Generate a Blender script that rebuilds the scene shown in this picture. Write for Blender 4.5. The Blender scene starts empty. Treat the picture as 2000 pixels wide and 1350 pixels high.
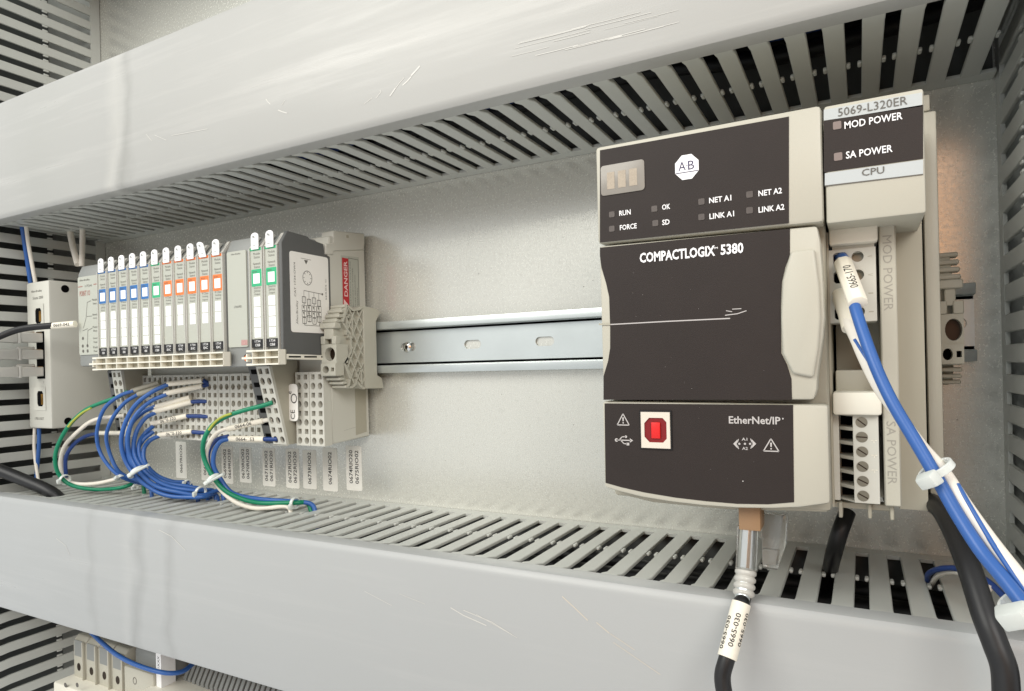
import bpy, bmesh, math, random
from mathutils import Vector, Matrix
random.seed(7)
S = 0.001                      # everything is written in millimetres
scn = bpy.context.scene
COL = scn.collection

# ------------------------------------------------------------------ camera
FL, PX, PY, HH = 1277.858, 1000.0, 716.0, 377.0
RX = Vector((0.881921, 0.020638, 0.470945))
RY = Vector((0.470815, 0.011046, -0.882163))
RZ = Vector((-0.023408, 0.999726, 0.000024))
cam_data = bpy.data.cameras.new('camera')
cam = bpy.data.objects.new('camera', cam_data)
COL.objects.link(cam)
cam_data.sensor_width = 36.0
cam_data.lens = FL / 2000 * 36
cam_data.shift_y = (PY - 675) / 2000
cam_data.clip_start = 0.01
cam_data.clip_end = 50
cam.matrix_world = Matrix(((RX[0], RX[1], RX[2], 0), (RY[0], RY[1], RY[2], -HH * S), (RZ[0], RZ[1], RZ[2], 0), (0, 0, 0, 1)))
scn.camera = cam

# ------------------------------------------------------------------ light
world = bpy.data.worlds.new('World')
scn.world = world
world.use_nodes = True
bg = world.node_tree.nodes['Background']
bg.inputs[0].default_value = (0.95, 0.98, 1.0, 1)
bg.inputs[1].default_value = 0.84

def area(name, loc, target, sx, sy, power, col):
    l = bpy.data.lights.new(name, 'AREA')
    l.shape = 'RECTANGLE'; l.size = sx; l.size_y = sy; l.energy = power; l.color = col
    o = bpy.data.objects.new(name, l); COL.objects.link(o)
    o.location = loc
    o.rotation_euler = (Vector(target) - Vector(loc)).to_track_quat('-Z', 'Y').to_euler()
    return o
area('ceiling_lamp', (-1.05, -1.60, 1.15), (-0.2, 0, 0), 1.3, 1.1, 24, (1.0, 0.985, 0.91))
area('right_fill_light', (0.95, -1.5, 0.85), (-0.15, 0, 0), 1.0, 0.8, 19, (1.0, 0.97, 0.92))  # added fill from the right, lifts the faces turned that way
area('added_warm_glow', (0.155, -0.9, 0.20), (0.045, 0, 0.06), 0.20, 0.36, 0.42, (1.0, 0.47, 0.20))  # added orange source out of view, mirrored as a glow in the panel
scn.view_settings.view_transform = 'Standard'
scn.view_settings.look = 'None'
scn.view_settings.exposure = 0.07
scn.view_settings.gamma = 1.0

# ------------------------------------------------------------------ geometry helpers
def at(u, v, d):
    """photo position (2000 x 1350) seen on the plane d mm in front of the back panel -> x, y, z in mm"""
    a, b = u - PX, -(v - PY)
    r = [q[0] * a + q[1] * b - q[2] * FL for q in (RX, RY, RZ)]
    t = (HH - d) / r[1]
    return Vector((t * r[0], -d, t * r[2]))
def atx(u, v, x):
    a, b = u - PX, -(v - PY)
    r = [q[0] * a + q[1] * b - q[2] * FL for q in (RX, RY, RZ)]
    t = x / r[0]
    return Vector((x, -HH + t * r[1], t * r[2]))
def lin(h):
    h = h.lstrip('#'); o = []
    for i in (0, 2, 4):
        c = int(h[i:i+2], 16) / 255
        o.append(c / 12.92 if c <= 0.04045 else ((c + 0.055) / 1.055) ** 2.4)
    return (*o, 1)
V = Vector
FRONT = (V((1, 0, 0)), V((0, 0, 1)), V((0, -1, 0)))      # right, up, out
SIDE = (V((0, 1, 0)), V((0, 0, 1)), V((1, 0, 0)))        # a face looking to +x

class MB:
    def __init__(s): s.v = []; s.f = []; s.m = []; s.sm = []
    def add(s, vs, fs, mi=0, smooth=False):
        b = len(s.v); s.v += [tuple(p) for p in vs]
        for f in fs: s.f.append([b + i for i in f]); s.m.append(mi); s.sm.append(smooth)
        return s
    def box(s, x0, x1, d0, d1, z0, z1, mi=0):
        return s.hexa([(x0, -d0, z0), (x1, -d0, z0), (x1, -d1, z0), (x0, -d1, z0), (x0, -d0, z1), (x1, -d0, z1), (x1, -d1, z1), (x0, -d1, z1)], mi)
    def hexa(s, p, mi=0):
        return s.add(p, [(0, 1, 2, 3), (7, 6, 5, 4), (4, 5, 1, 0), (5, 6, 2, 1), (6, 7, 3, 2), (7, 4, 0, 3)], mi)
    def prism(s, poly, fr, o, h, mi=0):
        """poly of (a, b) in frame fr at origin o, extruded h along the frame normal"""
        u, v, n = fr; o = V(o); N = len(poly)
        A = [o + u * a + v * b for a, b in poly]; B = [p + n * h for p in A]
        fs = [list(range(N))[::-1], [N + i for i in range(N)]] + [(i, (i + 1) % N, N + (i + 1) % N, N + i) for i in range(N)]
        return s.add(A + B, fs, mi)
    def flat(s, poly, fr, o, mi=0):
        u, v, n = fr; o = V(o)
        return s.add([o + u * a + v * b for a, b in poly], [list(range(len(poly)))], mi)
    def bar(s, p, q, w, fr, o, h, mi=0):
        dx, dy = q[0] - p[0], q[1] - p[1]; L = math.hypot(dx, dy) or 1
        nx, ny = -dy / L * w / 2, dx / L * w / 2
        return s.prism([(p[0] - nx, p[1] - ny), (q[0] - nx, q[1] - ny), (q[0] + nx, q[1] + ny), (p[0] + nx, p[1] + ny)], fr, o, h, mi)
    def line(s, pts, w, fr, o, mi=0, closed=False):
        n = len(pts)
        for i in range(n if closed else n - 1):
            p, q = pts[i], pts[(i + 1) % n]
            dx, dy = q[0] - p[0], q[1] - p[1]; L = math.hypot(dx, dy) or 1
            nx, ny = -dy / L * w / 2, dx / L * w / 2
            s.flat([(p[0] - nx, p[1] - ny), (q[0] - nx, q[1] - ny), (q[0] + nx, q[1] + ny), (p[0] + nx, p[1] + ny)], fr, o, mi)
        return s
    def tube(s, pts, r, n=12, mi=0, cap=True):
        pts = [V(p) for p in pts]; N = len(pts)
        rr = r if isinstance(r, (list, tuple)) else [r] * N
        T = [(pts[min(i + 1, N - 1)] - pts[max(i - 1, 0)]).normalized() for i in range(N)]
        a = T[0].orthogonal().normalized(); vs = []
        for i in range(N):
            a = (a - T[i] * a.dot(T[i])).normalized(); b = T[i].cross(a)
            for k in range(n):
                t = 2 * math.pi * k / n
                vs.append(pts[i] + (a * math.cos(t) + b * math.sin(t)) * rr[i])
        fs = [(i * n + k, i * n + (k + 1) % n, (i + 1) * n + (k + 1) % n, (i + 1) * n + k) for i in range(N - 1) for k in range(n)]
        s.add(vs, fs, mi, True)
        if cap:
            s.add(vs[:n], [list(range(n))[::-1]], mi); s.add(vs[-n:], [list(range(n))], mi)
        return s
    def disc(s, c, r, fr, h=0, n=20, mi=0, ry=None):
        ry = ry or r
        poly = [(r * math.cos(2 * math.pi * k / n), ry * math.sin(2 * math.pi * k / n)) for k in range(n)]
        return s.prism(poly, fr, c, h, mi) if h else s.flat(poly, fr, c, mi)
    def build(s, name, mat, parent=None, bevel=0, seg=2, ang=35):
        me = bpy.data.meshes.new(name)
        off = V(parent['_o']) if parent is not None and '_o' in parent.keys() else V((0, 0, 0))
        me.from_pydata([((V(p) - off) * S)[:] for p in s.v], [], s.f)
        mats = mat if isinstance(mat, (list, tuple)) else [mat]
        for m in mats: me.materials.append(m)
        for p, i, sm in zip(me.polygons, s.m, s.sm):
            p.material_index = i; p.use_smooth = sm
        if bevel:
            bm = bmesh.new(); bm.from_mesh(me)
            bmesh.ops.remove_doubles(bm, verts=bm.verts, dist=1e-7)
            es = [e for e in bm.edges if len(e.link_faces) == 2 and e.calc_face_angle(0) > math.radians(ang)]
            bmesh.ops.bevel(bm, geom=es, offset=bevel * S, segments=seg, affect='EDGES', profile=0.5, clamp_overlap=True)
            for f in bm.faces: f.smooth = True
            bm.to_mesh(me); bm.free()
            try: me.set_sharp_from_angle(angle=math.radians(38))
            except Exception: pass
        me.validate()
        o = bpy.data.objects.new(name, me); COL.objects.link(o)
        if parent is not None: o.parent = parent
        if parent is None or '_o' not in parent.keys(): pass
        o['_o'] = tuple(off)
        return o
def rrect(x0, x1, y0, y1, r, n=4):
    out = []
    for cx, cy, a0 in ((x1 - r, y1 - r, 0), (x0 + r, y1 - r, 90), (x0 + r, y0 + r, 180), (x1 - r, y0 + r, 270)):
        for k in range(n + 1):
            a = math.radians(a0 + 90 * k / n); out.append((cx + r * math.cos(a), cy + r * math.sin(a)))
    return out
def thing(name, loc, label, cat, group=None):
    o = bpy.data.objects.new(name, None); COL.objects.link(o)
    o.empty_display_size = 0.01
    o.location = V(loc) * S; o['_o'] = tuple(loc)
    o['label'] = label; o['category'] = cat
    if group: o['group'] = group
    return o
def copy_tree(o, parent=None):
    c = o.copy(); COL.objects.link(c); c.parent = parent
    for ch in list(o.children): copy_tree(ch, c)
    return c
def smooth_path(P, n=8):
    P = [V(p) for p in P]; out = []
    Q = [P[0] * 2 - P[1]] + P + [P[-1] * 2 - P[-2]]
    for i in range(1, len(Q) - 2):
        a, b, c, d = Q[i - 1], Q[i], Q[i + 1], Q[i + 2]
        for k in range(n):
            t = k / n
            out.append(0.5 * ((2 * b) + (c - a) * t + (2 * a - 5 * b + 4 * c - d) * t * t + (3 * b - a - 3 * c + d) * t ** 3))
    out.append(P[-1]); return out

# ------------------------------------------------------------------ lettering
_tc = {}
def glyphs(s, bold=0.0):
    k = (s, bold)
    if k not in _tc:
        c = bpy.data.curves.new('lettering', 'FONT'); c.body = s; c.size = 1.0; c.resolution_u = 2; c.offset = bold
        o = bpy.data.objects.new('lettering', c); me = bpy.data.meshes.new_from_object(o)
        vs = [(v.co.x, v.co.y) for v in me.vertices]; fs = [tuple(p.vertices) for p in me.polygons]
        bpy.data.objects.remove(o); bpy.data.meshes.remove(me); bpy.data.curves.remove(c)
        xs = [v[0] for v in vs]; ys = [v[1] for v in vs]
        x0, x1, y0, y1 = min(xs), max(xs), min(ys), max(ys)
        _tc[k] = ([(x - (x0 + x1) / 2, y - (y0 + y1) / 2) for x, y in vs], fs, x1 - x0, y1 - y0)
    return _tc[k]
def text(mb, s, c, h, fr=FRONT, rot=0, w=None, bold=0.0, lift=0.12, mi=0):
    """one line of capitals h mm high (and w mm wide if given) centred on c"""
    vs, fs, gw, gh = glyphs(s, bold)
    ky = h / gh; kx = (w / gw) if w else ky
    ca, sa = math.cos(math.radians(rot)), math.sin(math.radians(rot))
    u, v, n = fr; c = V(c) + n * lift
    mb.add([c + u * (x * kx * ca - y * ky * sa) + v * (x * kx * sa + y * ky * ca) for x, y in vs], fs, mi)
def text_tube(mb, s, p, q, r, h, w, ang=0, shift=0, flip=False, mi=0):
    """lettering wrapped on a sleeve p->q of radius r, facing the room, turned by ang about the axis"""
    vs, fs, gw, gh = glyphs(s, 0.01)
    p, q = V(p), V(q); t = (q - p).normalized(); c = (p + q) / 2 + t * shift
    n = V((0.0, -1, 0)); n = (n - t * n.dot(t)).normalized(); b = n.cross(t)
    if flip: t = -t; b = -b
    out = []
    for x, y in vs:
        a = y * h / gh / r + math.radians(ang)
        out.append(c + t * (x * w / gw) + (n * math.cos(a) + b * math.sin(a)) * (r + 0.08))
    mb.add(out, fs, mi)

# ------------------------------------------------------------------ materials
def mat(name, col, rough=0.45, metal=0.0, bump=0.0, bscale=900, var=0.04, vscale=25, spec=0.5, trans=0, ior=1.45, coat=0):
    m = bpy.data.materials.new(name); m.use_nodes = True
    nt = m.node_tree; N = nt.nodes; L = nt.links; b = N['Principled BSDF']
    col = lin(col) if isinstance(col, str) else col
    b.inputs['Metallic'].default_value = metal
    b.inputs['Roughness'].default_value = rough
    b.inputs['Specular IOR Level'].default_value = spec
    b.inputs['IOR'].default_value = ior
    b.inputs['Transmission Weight'].default_value = trans
    b.inputs['Coat Weight'].default_value = coat
    g = N.new('ShaderNodeNewGeometry')
    n1 = N.new('ShaderNodeTexNoise'); n1.inputs['Scale'].default_value = vscale; n1.inputs['Detail'].default_value = 5
    L.new(g.outputs['Position'], n1.inputs['Vector'])
    mx = N.new('ShaderNodeMix'); mx.data_type = 'RGBA'
    mx.inputs['A'].default_value = tuple(c * (1 - var * 1.6) for c in col[:3]) + (1,)
    mx.inputs['B'].default_value = tuple(min(1, c * (1 + var * 1.6)) for c in col[:3]) + (1,)
    L.new(n1.outputs['Fac'], mx.inputs['Factor']); L.new(mx.outputs['Result'], b.inputs['Base Color'])
    if bump:
        n2 = N.new('ShaderNodeTexNoise'); n2.inputs['Scale'].default_value = bscale; n2.inputs['Detail'].default_value = 3
        L.new(g.outputs['Position'], n2.inputs['Vector'])
        bp = N.new('ShaderNodeBump'); bp.inputs['Strength'].default_value = bump; bp.inputs['Distance'].default_value = 0.0002
        L.new(n2.outputs['Fac'], bp.inputs['Height']); L.new(bp.outputs['Normal'], b.inputs['Normal'])
    m['b'] = 1
    return m
def panel_mat():
    m = mat('galvanised_steel', '#d9d9d1', rough=0.3, metal=0.42, bump=0.06, bscale=600, var=0.05, vscale=14)
    nt = m.node_tree; N = nt.nodes; L = nt.links; b = N['Principled BSDF']
    g = N.new('ShaderNodeNewGeometry')
    n = N.new('ShaderNodeTexNoise'); n.inputs['Scale'].default_value = 520; n.inputs['Detail'].default_value = 6; n.inputs['Roughness'].default_value = .7
    L.new(g.outputs['Position'], n.inputs['Vector'])
    r = N.new('ShaderNodeMapRange'); r.inputs['From Min'].default_value = .35; r.inputs['From Max'].default_value = .65
    r.inputs['To Min'].default_value = .2; r.inputs['To Max'].default_value = .3
    L.new(n.outputs['Fac'], r.inputs['Value']); L.new(r.outputs['Result'], b.inputs['Roughness'])
    # fine zinc spangle on the bare metal
    mx0 = b.inputs['Base Color'].links[0].from_socket
    n3 = N.new('ShaderNodeTexNoise'); n3.inputs['Scale'].default_value = 330; n3.inputs['Detail'].default_value = 4
    L.new(g.outputs['Position'], n3.inputs['Vector'])
    mr = N.new('ShaderNodeMapRange'); mr.inputs['From Min'].default_value = .56; mr.inputs['From Max'].default_value = .74
    mr.inputs['To Min'].default_value = 0; mr.inputs['To Max'].default_value = .10
    L.new(n3.outputs['Fac'], mr.inputs['Value'])
    mx = N.new('ShaderNodeMix'); mx.data_type = 'RGBA'; mx.inputs['B'].default_value = lin('#77725f')
    L.new(mx0, mx.inputs['A']); L.new(mr.outputs['Result'], mx.inputs['Factor'])
    L.new(mx.outputs['Result'], b.inputs['Base Color'])
    return m
def cover_mat(name, col, smears, rough=.34, streak=.8):
    """grey pvc with a couple of vertical glue smears; smears = [(x mm, half width mm, lighter?, z0, z1)]"""
    m = mat(name, col, rough=rough, bump=0.12, bscale=1400, var=0.025, vscale=9, spec=.5)
    nt = m.node_tree; N = nt.nodes; L = nt.links; b = N['Principled BSDF']
    g = N.new('ShaderNodeNewGeometry'); sep = N.new('ShaderNodeSeparateXYZ'); L.new(g.outputs['Position'], sep.inputs[0])
    nz = N.new('ShaderNodeTexNoise'); nz.inputs['Scale'].default_value = 22; nz.inputs['Detail'].default_value = 6
    L.new(g.outputs['Position'], nz.inputs['Vector'])
    def mth(op, a, c, clamp=False):
        q = N.new('ShaderNodeMath'); q.operation = op; q.use_clamp = clamp
        for i, x in enumerate((a, c)):
            if x is None: continue
            if isinstance(x, (int, float)): q.inputs[i].default_value = x
            else: L.new(x, q.inputs[i])
        return q.outputs[0]
    nw = N.new('ShaderNodeTexNoise'); nw.inputs['Scale'].default_value = 7; nw.inputs['Detail'].default_value = 2
    L.new(g.outputs['Position'], nw.inputs['Vector'])
    bw = N.new('ShaderNodeBump'); bw.inputs['Strength'].default_value = .6; bw.inputs['Distance'].default_value = 0.003
    L.new(nw.outputs['Fac'], bw.inputs['Height']); old = b.inputs['Normal'].links[0].from_node; L.new(bw.outputs['Normal'], old.inputs['Normal'])
    cur = b.inputs['Base Color'].links[0].from_socket
    off = mth('MULTIPLY', mth('SUBTRACT', nz.outputs['Fac'], .5), .035)
    xx = mth('ADD', sep.outputs['X'], off)
    for x, hw, hexc, amt in smears:
        dd = mth('ABSOLUTE', mth('SUBTRACT', xx, x * S), None)
        f = mth('SUBTRACT', 1.0, mth('DIVIDE', dd, hw * S), True)
        f = mth('MULTIPLY', mth('MULTIPLY', f, mth('ADD', nz.outputs['Fac'], .3)), amt, True)
        mx = N.new('ShaderNodeMix'); mx.data_type = 'RGBA'; mx.inputs['B'].default_value = lin(hexc)
        L.new(cur, mx.inputs['A']); L.new(f, mx.inputs['Factor']); cur = mx.outputs['Result']
    mp = N.new('ShaderNodeMapping'); mp.inputs['Scale'].default_value = (5, 5, 95); mp.inputs['Rotation'].default_value = (0, .05, 0)
    L.new(g.outputs['Position'], mp.inputs['Vector'])
    ns = N.new('ShaderNodeTexNoise'); ns.inputs['Scale'].default_value = 1; ns.inputs['Detail'].default_value = 7; ns.inputs['Roughness'].default_value = .65
    L.new(mp.outputs['Vector'], ns.inputs['Vector'])
    mrr = N.new('ShaderNodeMapRange'); mrr.inputs['From Min'].default_value = .35; mrr.inputs['From Max'].default_value = .68
    mrr.inputs['To Min'].default_value = rough + .1; mrr.inputs['To Max'].default_value = rough - .08
    L.new(ns.outputs['Fac'], mrr.inputs['Value']); L.new(mrr.outputs['Result'], b.inputs['Roughness'])
    f = mth('MULTIPLY', mth('SUBTRACT', ns.outputs['Fac'], .52), streak, True)
    mx = N.new('ShaderNodeMix'); mx.data_type = 'RGBA'; mx.inputs['B'].default_value = lin('#e2e0da')
    L.new(cur, mx.inputs['A']); L.new(f, mx.inputs['Factor']); cur = mx.outputs['Result']
    L.new(cur, b.inputs['Base Color'])
    return m
M_PANEL = panel_mat()
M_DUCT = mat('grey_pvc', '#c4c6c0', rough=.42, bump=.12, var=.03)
M_DUCTSHADE = mat('grey_pvc_shaded', '#616361', rough=.8)  # darker copy of the duct grey, paints the shade inside
M_COV1 = cover_mat('duct_cover_pvc', '#a9a9a5', [(-447, 13, '#bab9b3', .75), (-432, 9, '#8f8f8a', .6), (-540, 60, '#9fa09a', .35)])
M_COV2 = cover_mat('duct_cover_pvc_lower', '#a9abaa', [(-442, 9, '#b1b2b0', .6), (-430, 9, '#8c8d8b', .5), (-396, 9, '#8f908e', .45), (-485, 7, '#929391', .4)], streak=.35)
M_SCR = mat('pale_scratch', '#cbcac4', rough=.36)
M_SCRT = mat('tan_scratch', '#cfc6b6', rough=.5)
M_RAIL = mat('zinc_plated_steel', '#cdd3d2', rough=.34, metal=.7, bump=.05, var=.06, vscale=40)
M_CHROME = mat('bright_steel', '#e3e3e0', rough=.12, metal=1)
M_BEIGE = mat('warm_grey_plastic', '#b9b6a8', rough=.42, bump=.15, bscale=1600, var=.015)
M_BEIGE2 = mat('warm_grey_plastic_shade', '#aca898', rough=.5, bump=.12, var=.02)  # darker copy, shade put into set-back parts; also grey marker sleeves
M_BROWN = mat('dark_brown_overlay', '#2b2421', rough=.52, bump=.3, bscale=3200, var=.09, vscale=60, spec=.35)
M_BLACK = mat('black_plastic', '#0c0c0d', rough=.5)
M_VOID = mat('recess_shade', '#0a0a0b', rough=.9, spec=.1)  # near-black, painted as the shade in holes, slits and gaps
M_WHITE = mat('white_print', '#f2f2f2', rough=.5, var=0)
M_GREYPR = mat('grey_print', '#63605a', rough=.6, var=0)
M_FAINT = mat('pale_grey_print', '#b9b5b2', rough=.6, var=0)
M_BLKPR = mat('black_print', '#1d1c1e', rough=.6, var=0)
M_IOGREY = mat('module_grey', '#8b8d8a', rough=.5, bump=.15, var=.03)
M_IODARK = mat('module_dark_grey', '#5b5c5b', rough=.55, bump=.2, bscale=1200, var=.04)
M_CARD = mat('label_card', '#b4b6ab', rough=.5, var=.02)
M_CARDW = mat('label_white_grey', '#f0eee8', rough=.5, var=.02)
M_TERM = mat('light_terminal_plastic', '#c9c8be', rough=.48, bump=.1, var=.02)
M_IVORY = mat('ivory_plastic', '#e4e0d2', rough=.45, var=.02)
M_STOP = mat('end_stop_grey', '#b9b7a9', rough=.5, bump=.15, var=.03)
M_BLUEB = mat('blue_band', '#2f6cab', rough=.5)
M_GREENB = mat('green_band', '#35ad79', rough=.5)
M_ORANGB = mat('orange_band', '#e37a3c', rough=.5)
M_PAPER = mat('white_marker', '#f7f7f7', rough=.5, var=0)
M_STICK = mat('sticker_paper', '#f3f1e9', rough=.45, var=.02)
M_SLEEVE = mat('white_sleeve', '#ece6d6', rough=.5, bump=.1, var=.03)
M_BLUE = mat('blue_insulation', '#335fa3', rough=.32, var=.06, vscale=120, bump=.05)
M_BLUED = mat('dark_blue_insulation', '#24407e', rough=.4, var=.05)
M_GREEN = mat('green_insulation', '#0c7f5c', rough=.36, var=.05)
M_YEL = mat('yellow_stripe', '#a8b048', rough=.4, var=.05)
M_WIREW = mat('white_insulation', '#e6e0d4', rough=.4, var=.03)
M_CABLE = mat('black_cable_jacket', '#1b1b1c', rough=.42, bump=.2, bscale=500, var=.1)
M_TIE = mat('natural_nylon', '#e6ebe6', rough=.35, trans=.25, var=.02)
M_RED = mat('red_plastic', '#d8201f', rough=.4)
M_REDD = mat('dark_red_plastic', '#7a0d10', rough=.5)
M_REDPR = mat('red_print', '#b9242b', rough=.5, var=.02)
M_GOLD = mat('gold_contact', '#d9a24a', rough=.3, metal=1)
M_CLEAR = mat('clear_polycarbonate', '#f2f3f1', rough=.08, trans=.92, ior=1.5, var=0)
M_CLEAR2 = mat('hazy_polycarbonate', '#dad8d0', rough=.3, trans=.3, ior=1.45, var=.03)
M_TAN = mat('tan_plastic', '#98795a', rough=.45, bump=.2, var=.05)
M_LED = mat('led_window', '#857873', rough=.3)
M_LEDD = mat('dark_led_window', '#5a534f', rough=.25, var=.1, vscale=900)
M_DISP = mat('display_window', '#8f8a82', rough=.25, var=.08, vscale=160)
M_DIG = mat('display_digit', '#a89c8b', rough=.4, var=.15, vscale=1500)
M_SCREW = mat('screw_steel', '#8c887a', rough=.35, metal=.9, var=.1, vscale=400)
M_STEELSHADE = mat('shaded_steel', '#3a2f26', rough=.4, metal=.7)  # steel darkened to paint the shade in screw holes and slots

# ------------------------------------------------------------------ setting: back panel
p = MB(); p.box(-900, 300, -3, 0, -420, 480)
panel = p.build('back_panel', M_PANEL); panel['kind'] = 'structure'
for u, v, r_ in ((935, 535, .5), (1140, 560, .4), (1158, 548, .3), (752, 566, .35), (980, 770, .3), (1120, 830, .35), (870, 900, .3), (1895, 640, .5), (1870, 820, .4)):
    q = at(u, v, .05); mm = MB(); mm.disc(q, r_, FRONT, n=9, ry=r_ * .6); mm.build('drill_mark', mat('oily_speck', '#57534a') if 'oily_speck' not in bpy.data.materials else bpy.data.materials['oily_speck'], panel)

# ------------------------------------------------------------------ cable ducts
PITCH = 13.5
def finger_mb(w):
    """one side-wall finger of a horizontal duct: runs along depth, thickness towards +z, centred x=0, wall face z=0"""
    m = MB(); t = 1.8
    prof = [(9, 0), (88, 0), (95, -1.6), (104, -1.6), (104, -1.6 + t), (95.6, -1.6 + t), (88.6, t), (9, t)]
    pts = [(-d, z) for d, z in prof]
    fr = (V((0, 1, 0)), V((0, 0, 1)), V((1, 0, 0)))
    m.prism([(-d, z) for d, z in prof], fr, (-w / 2, 0, 0), w)
    for s in (-1, 1):
        x = s * w / 2
        a, b = (x, x + 1.6 * s)
        m.hexa([(min(a, b), -46.8, .1), (max(a, b), -46.8, .1), (max(a, b), -51.2, .1), (min(a, b), -51.2, .1),
                (min(a, b), -46.8, t - .1), (max(a, b), -46.8, t - .1), (max(a, b), -51.2, t - .1), (min(a, b), -51.2, t - .1)])
    return m
def duct_h(name_label, zw, direction, x0, x1, slot0, slotw, zfar, covmat, n0, n1):
    """horizontal duct; zw = z of the slotted wall seen, direction = +1 if the duct body lies above it"""
    root = thing('cable_duct', ((x0 + x1) / 2, 0, zw), name_label, 'cable duct')
    m = MB()
    m.box(x0, x1, .5, 2.5, min(zw, zfar), max(zw, zfar))
    z_a, z_b = sorted((zw, zw + direction * 1.8))
    m.box(x0, x1, 2.5, 9.2, z_a, z_b)
    m.build('base', M_DUCT, root)
    MB().box(x0 + .5, x1 - .5, 2.6, 3.4, min(zw, zfar) + 2, max(zw, zfar) - 2).build('back_shade_sheet', M_DUCTSHADE, root)  # dark sheet added over the base, shade painted behind the slots
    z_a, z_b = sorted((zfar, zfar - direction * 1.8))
    MB().box(x0, x1, 2.5, 100, z_a, z_b).build('far_wall', M_DUCTSHADE, root)
    w = PITCH - slotw
    fm = None
    for k in range(n0, n1 + 1):
        xc = slot0 + slotw + w / 2 + PITCH * k
        if fm is None:
            f = finger_mb(w)
            if direction < 0: f.v = [(x, y, -z) for x, y, z in f.v]; f.f = [q[::-1] for q in f.f]
            f.v = [(x, y, z) for x, y, z in f.v]
            o = f.build('finger', M_DUCT, None, bevel=.35, seg=1); fm = o.data
            COL.objects.unlink(o)
        o = bpy.data.objects.new('finger', fm); COL.objects.link(o); o.parent = root
        o.location = ((xc - (x0 + x1) / 2) * S, 0, (random.uniform(-.12, .12)) * S)
        o.rotation_euler = (random.uniform(-.003, .003), 0, random.uniform(-.003, .003))
    # joining strip between finger tips, then the snap-on cover with its rounded shoulder
    s = -direction
    c = MB()
    zz = zw + s * 2.6
    prof = [(98.3, zw - s * .1), (98.3, zz - s * .7), (99, zz), (105.5, zz), (107.6, zz - s * .6), (109, zz - s * 2.2), (109.5, zz - s * 4.5)]
    ztop = zfar + direction * 2
    prof += [(109.5, ztop - direction * 4), (108.5, ztop - direction * 1.2), (106, ztop), (98.3, ztop), (98.3, ztop - direction * 2), (105.5, ztop - direction * 2),
             (107.3, ztop - direction * 4), (107.3, zz - s * 5), (105.5, zz - s * 2.6)]
    fr = (V((0, -1, 0)), V((0, 0, 1)), V((1, 0, 0)))
    pr = prof if direction > 0 else prof
    c.prism(pr, fr, (x0, 0, 0), x1 - x0)
    cov = c.build('cover', covmat, root)
    bm = bmesh.new(); bm.from_mesh(cov.data); bmesh.ops.recalc_face_normals(bm, faces=bm.faces)
    for f in bm.faces: f.smooth = len(f.verts) == 4 and f.calc_area() < 4e-3
    bm.to_mesh(cov.data); bm.free(); cov.data.set_sharp_from_angle(angle=math.radians(30))
    return root, cov
duct_up, cov_up = duct_h('upper grey slotted wiring duct running across the top of the panel', 129.1, 1, -645.5, 57, 10.4, 5.8, 217, M_COV1, -48, 2)
duct_lo, cov_lo = duct_h('lower grey slotted wiring duct running beneath the controller', -96.7, -1, -645.5, 120, -4.4, 5.5, -183, M_COV2, -47, 3)
def duct_v(label, xw, side, z0, z1, zslot, slotw, n0, n1, depth=1.0):
    """vertical duct; xw = face towards the devices, side = +1 if its body lies at greater x"""
    root = thing('cable_duct', (xw, 0, 0), label, 'cable duct')
    xf = xw + side * 88
    m = MB(); m.box(min(xw, xf), max(xw, xf), .5, 2.5, z0, z1)
    m.box(min(xw, xw + side * 1.8), max(xw, xw + side * 1.8), 2.5, 9.2, z0, z1)
    m.build('base', M_DUCT, root)
    MB().box(min(xf, xf - side * 1.8), max(xf, xf - side * 1.8), 2.5, 100, z0, z1).build('far_wall', M_DUCTSHADE, root)
    w = PITCH - slotw; fm = None
    for k in range(n0, n1 + 1):
        zc = zslot + PITCH * (k + .5)
        if fm is None:
            f = finger_mb(w)      # (x, y, z) -> turn so that width runs along z
            f.v = [((z if side > 0 else -z) , y, x) for x, y, z in f.v]
            if side > 0: f.f = [q[::-1] for q in f.f]
            o = f.build('finger', M_DUCT, None, bevel=.35, seg=1); fm = o.data; COL.objects.unlink(o)
        o = bpy.data.objects.new('finger', fm); COL.objects.link(o); o.parent = root
        o.location = (random.uniform(-.1, .1) * S, 0, zc * S)
        o.rotation_euler = (random.uniform(-.004, .004), 0, random.uniform(-.003, .003))
    c = MB(); c.box(min(xw - side * 2.4, xf + side * 2), max(xw - side * 2.4, xf + side * 2), 99, 109.5, z0, z1)
    c.build('cover', M_COV2, root, bevel=2)
    return root
duct_v('vertical grey slotted duct at the left edge beside the ethernet switch', -647, -1, -420, 430, 114.3, 5.5, -38, 21)
duct_v('vertical grey slotted duct at the right edge of the panel', 58, 1, -420, 300, 48.0, 5.5, -24, 13)
# loose dark wiring in the ducts, added to darken the slots
def fill(x0, x1, zc, label, rs, nc=20):
    t = thing('wire_bundle', ((x0 + x1) / 2, -30, zc), label, 'wire bundle')
    q = random.Random(rs)
    for k in range(nc):
        d = 20 + 9 * (k % 9) + q.uniform(-3, 3); z = zc + q.uniform(-12, 12)
        pts = [(x0 + (x1 - x0) * i / 9, -min(92, max(12, d + q.uniform(-7, 7))), z + q.uniform(-7, 7)) for i in range(10)]
        MB().tube(smooth_path(pts, 5), q.uniform(3.4, 5.2), 8).build('wire', (M_CABLE, M_CABLE, M_BLUED, M_BLACK, M_CABLE)[k % 5], t)
fill(-640, 50, 160, 'dark wires lying inside the upper duct, seen through its slots', 1, 7)
fill(-640, 110, -128, 'dark wires lying inside the lower duct, seen through its slots', 2)
# brown board added out of view so the bare metal mirrors tan at the right
wd = MB().box(85, 1500, 1000, 1030, -900, 330).build('tan_reflect_board', mat('brown_board', '#b08a6a', rough=.6, var=.12, vscale=6)); wd['kind'] = 'structure'
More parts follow.
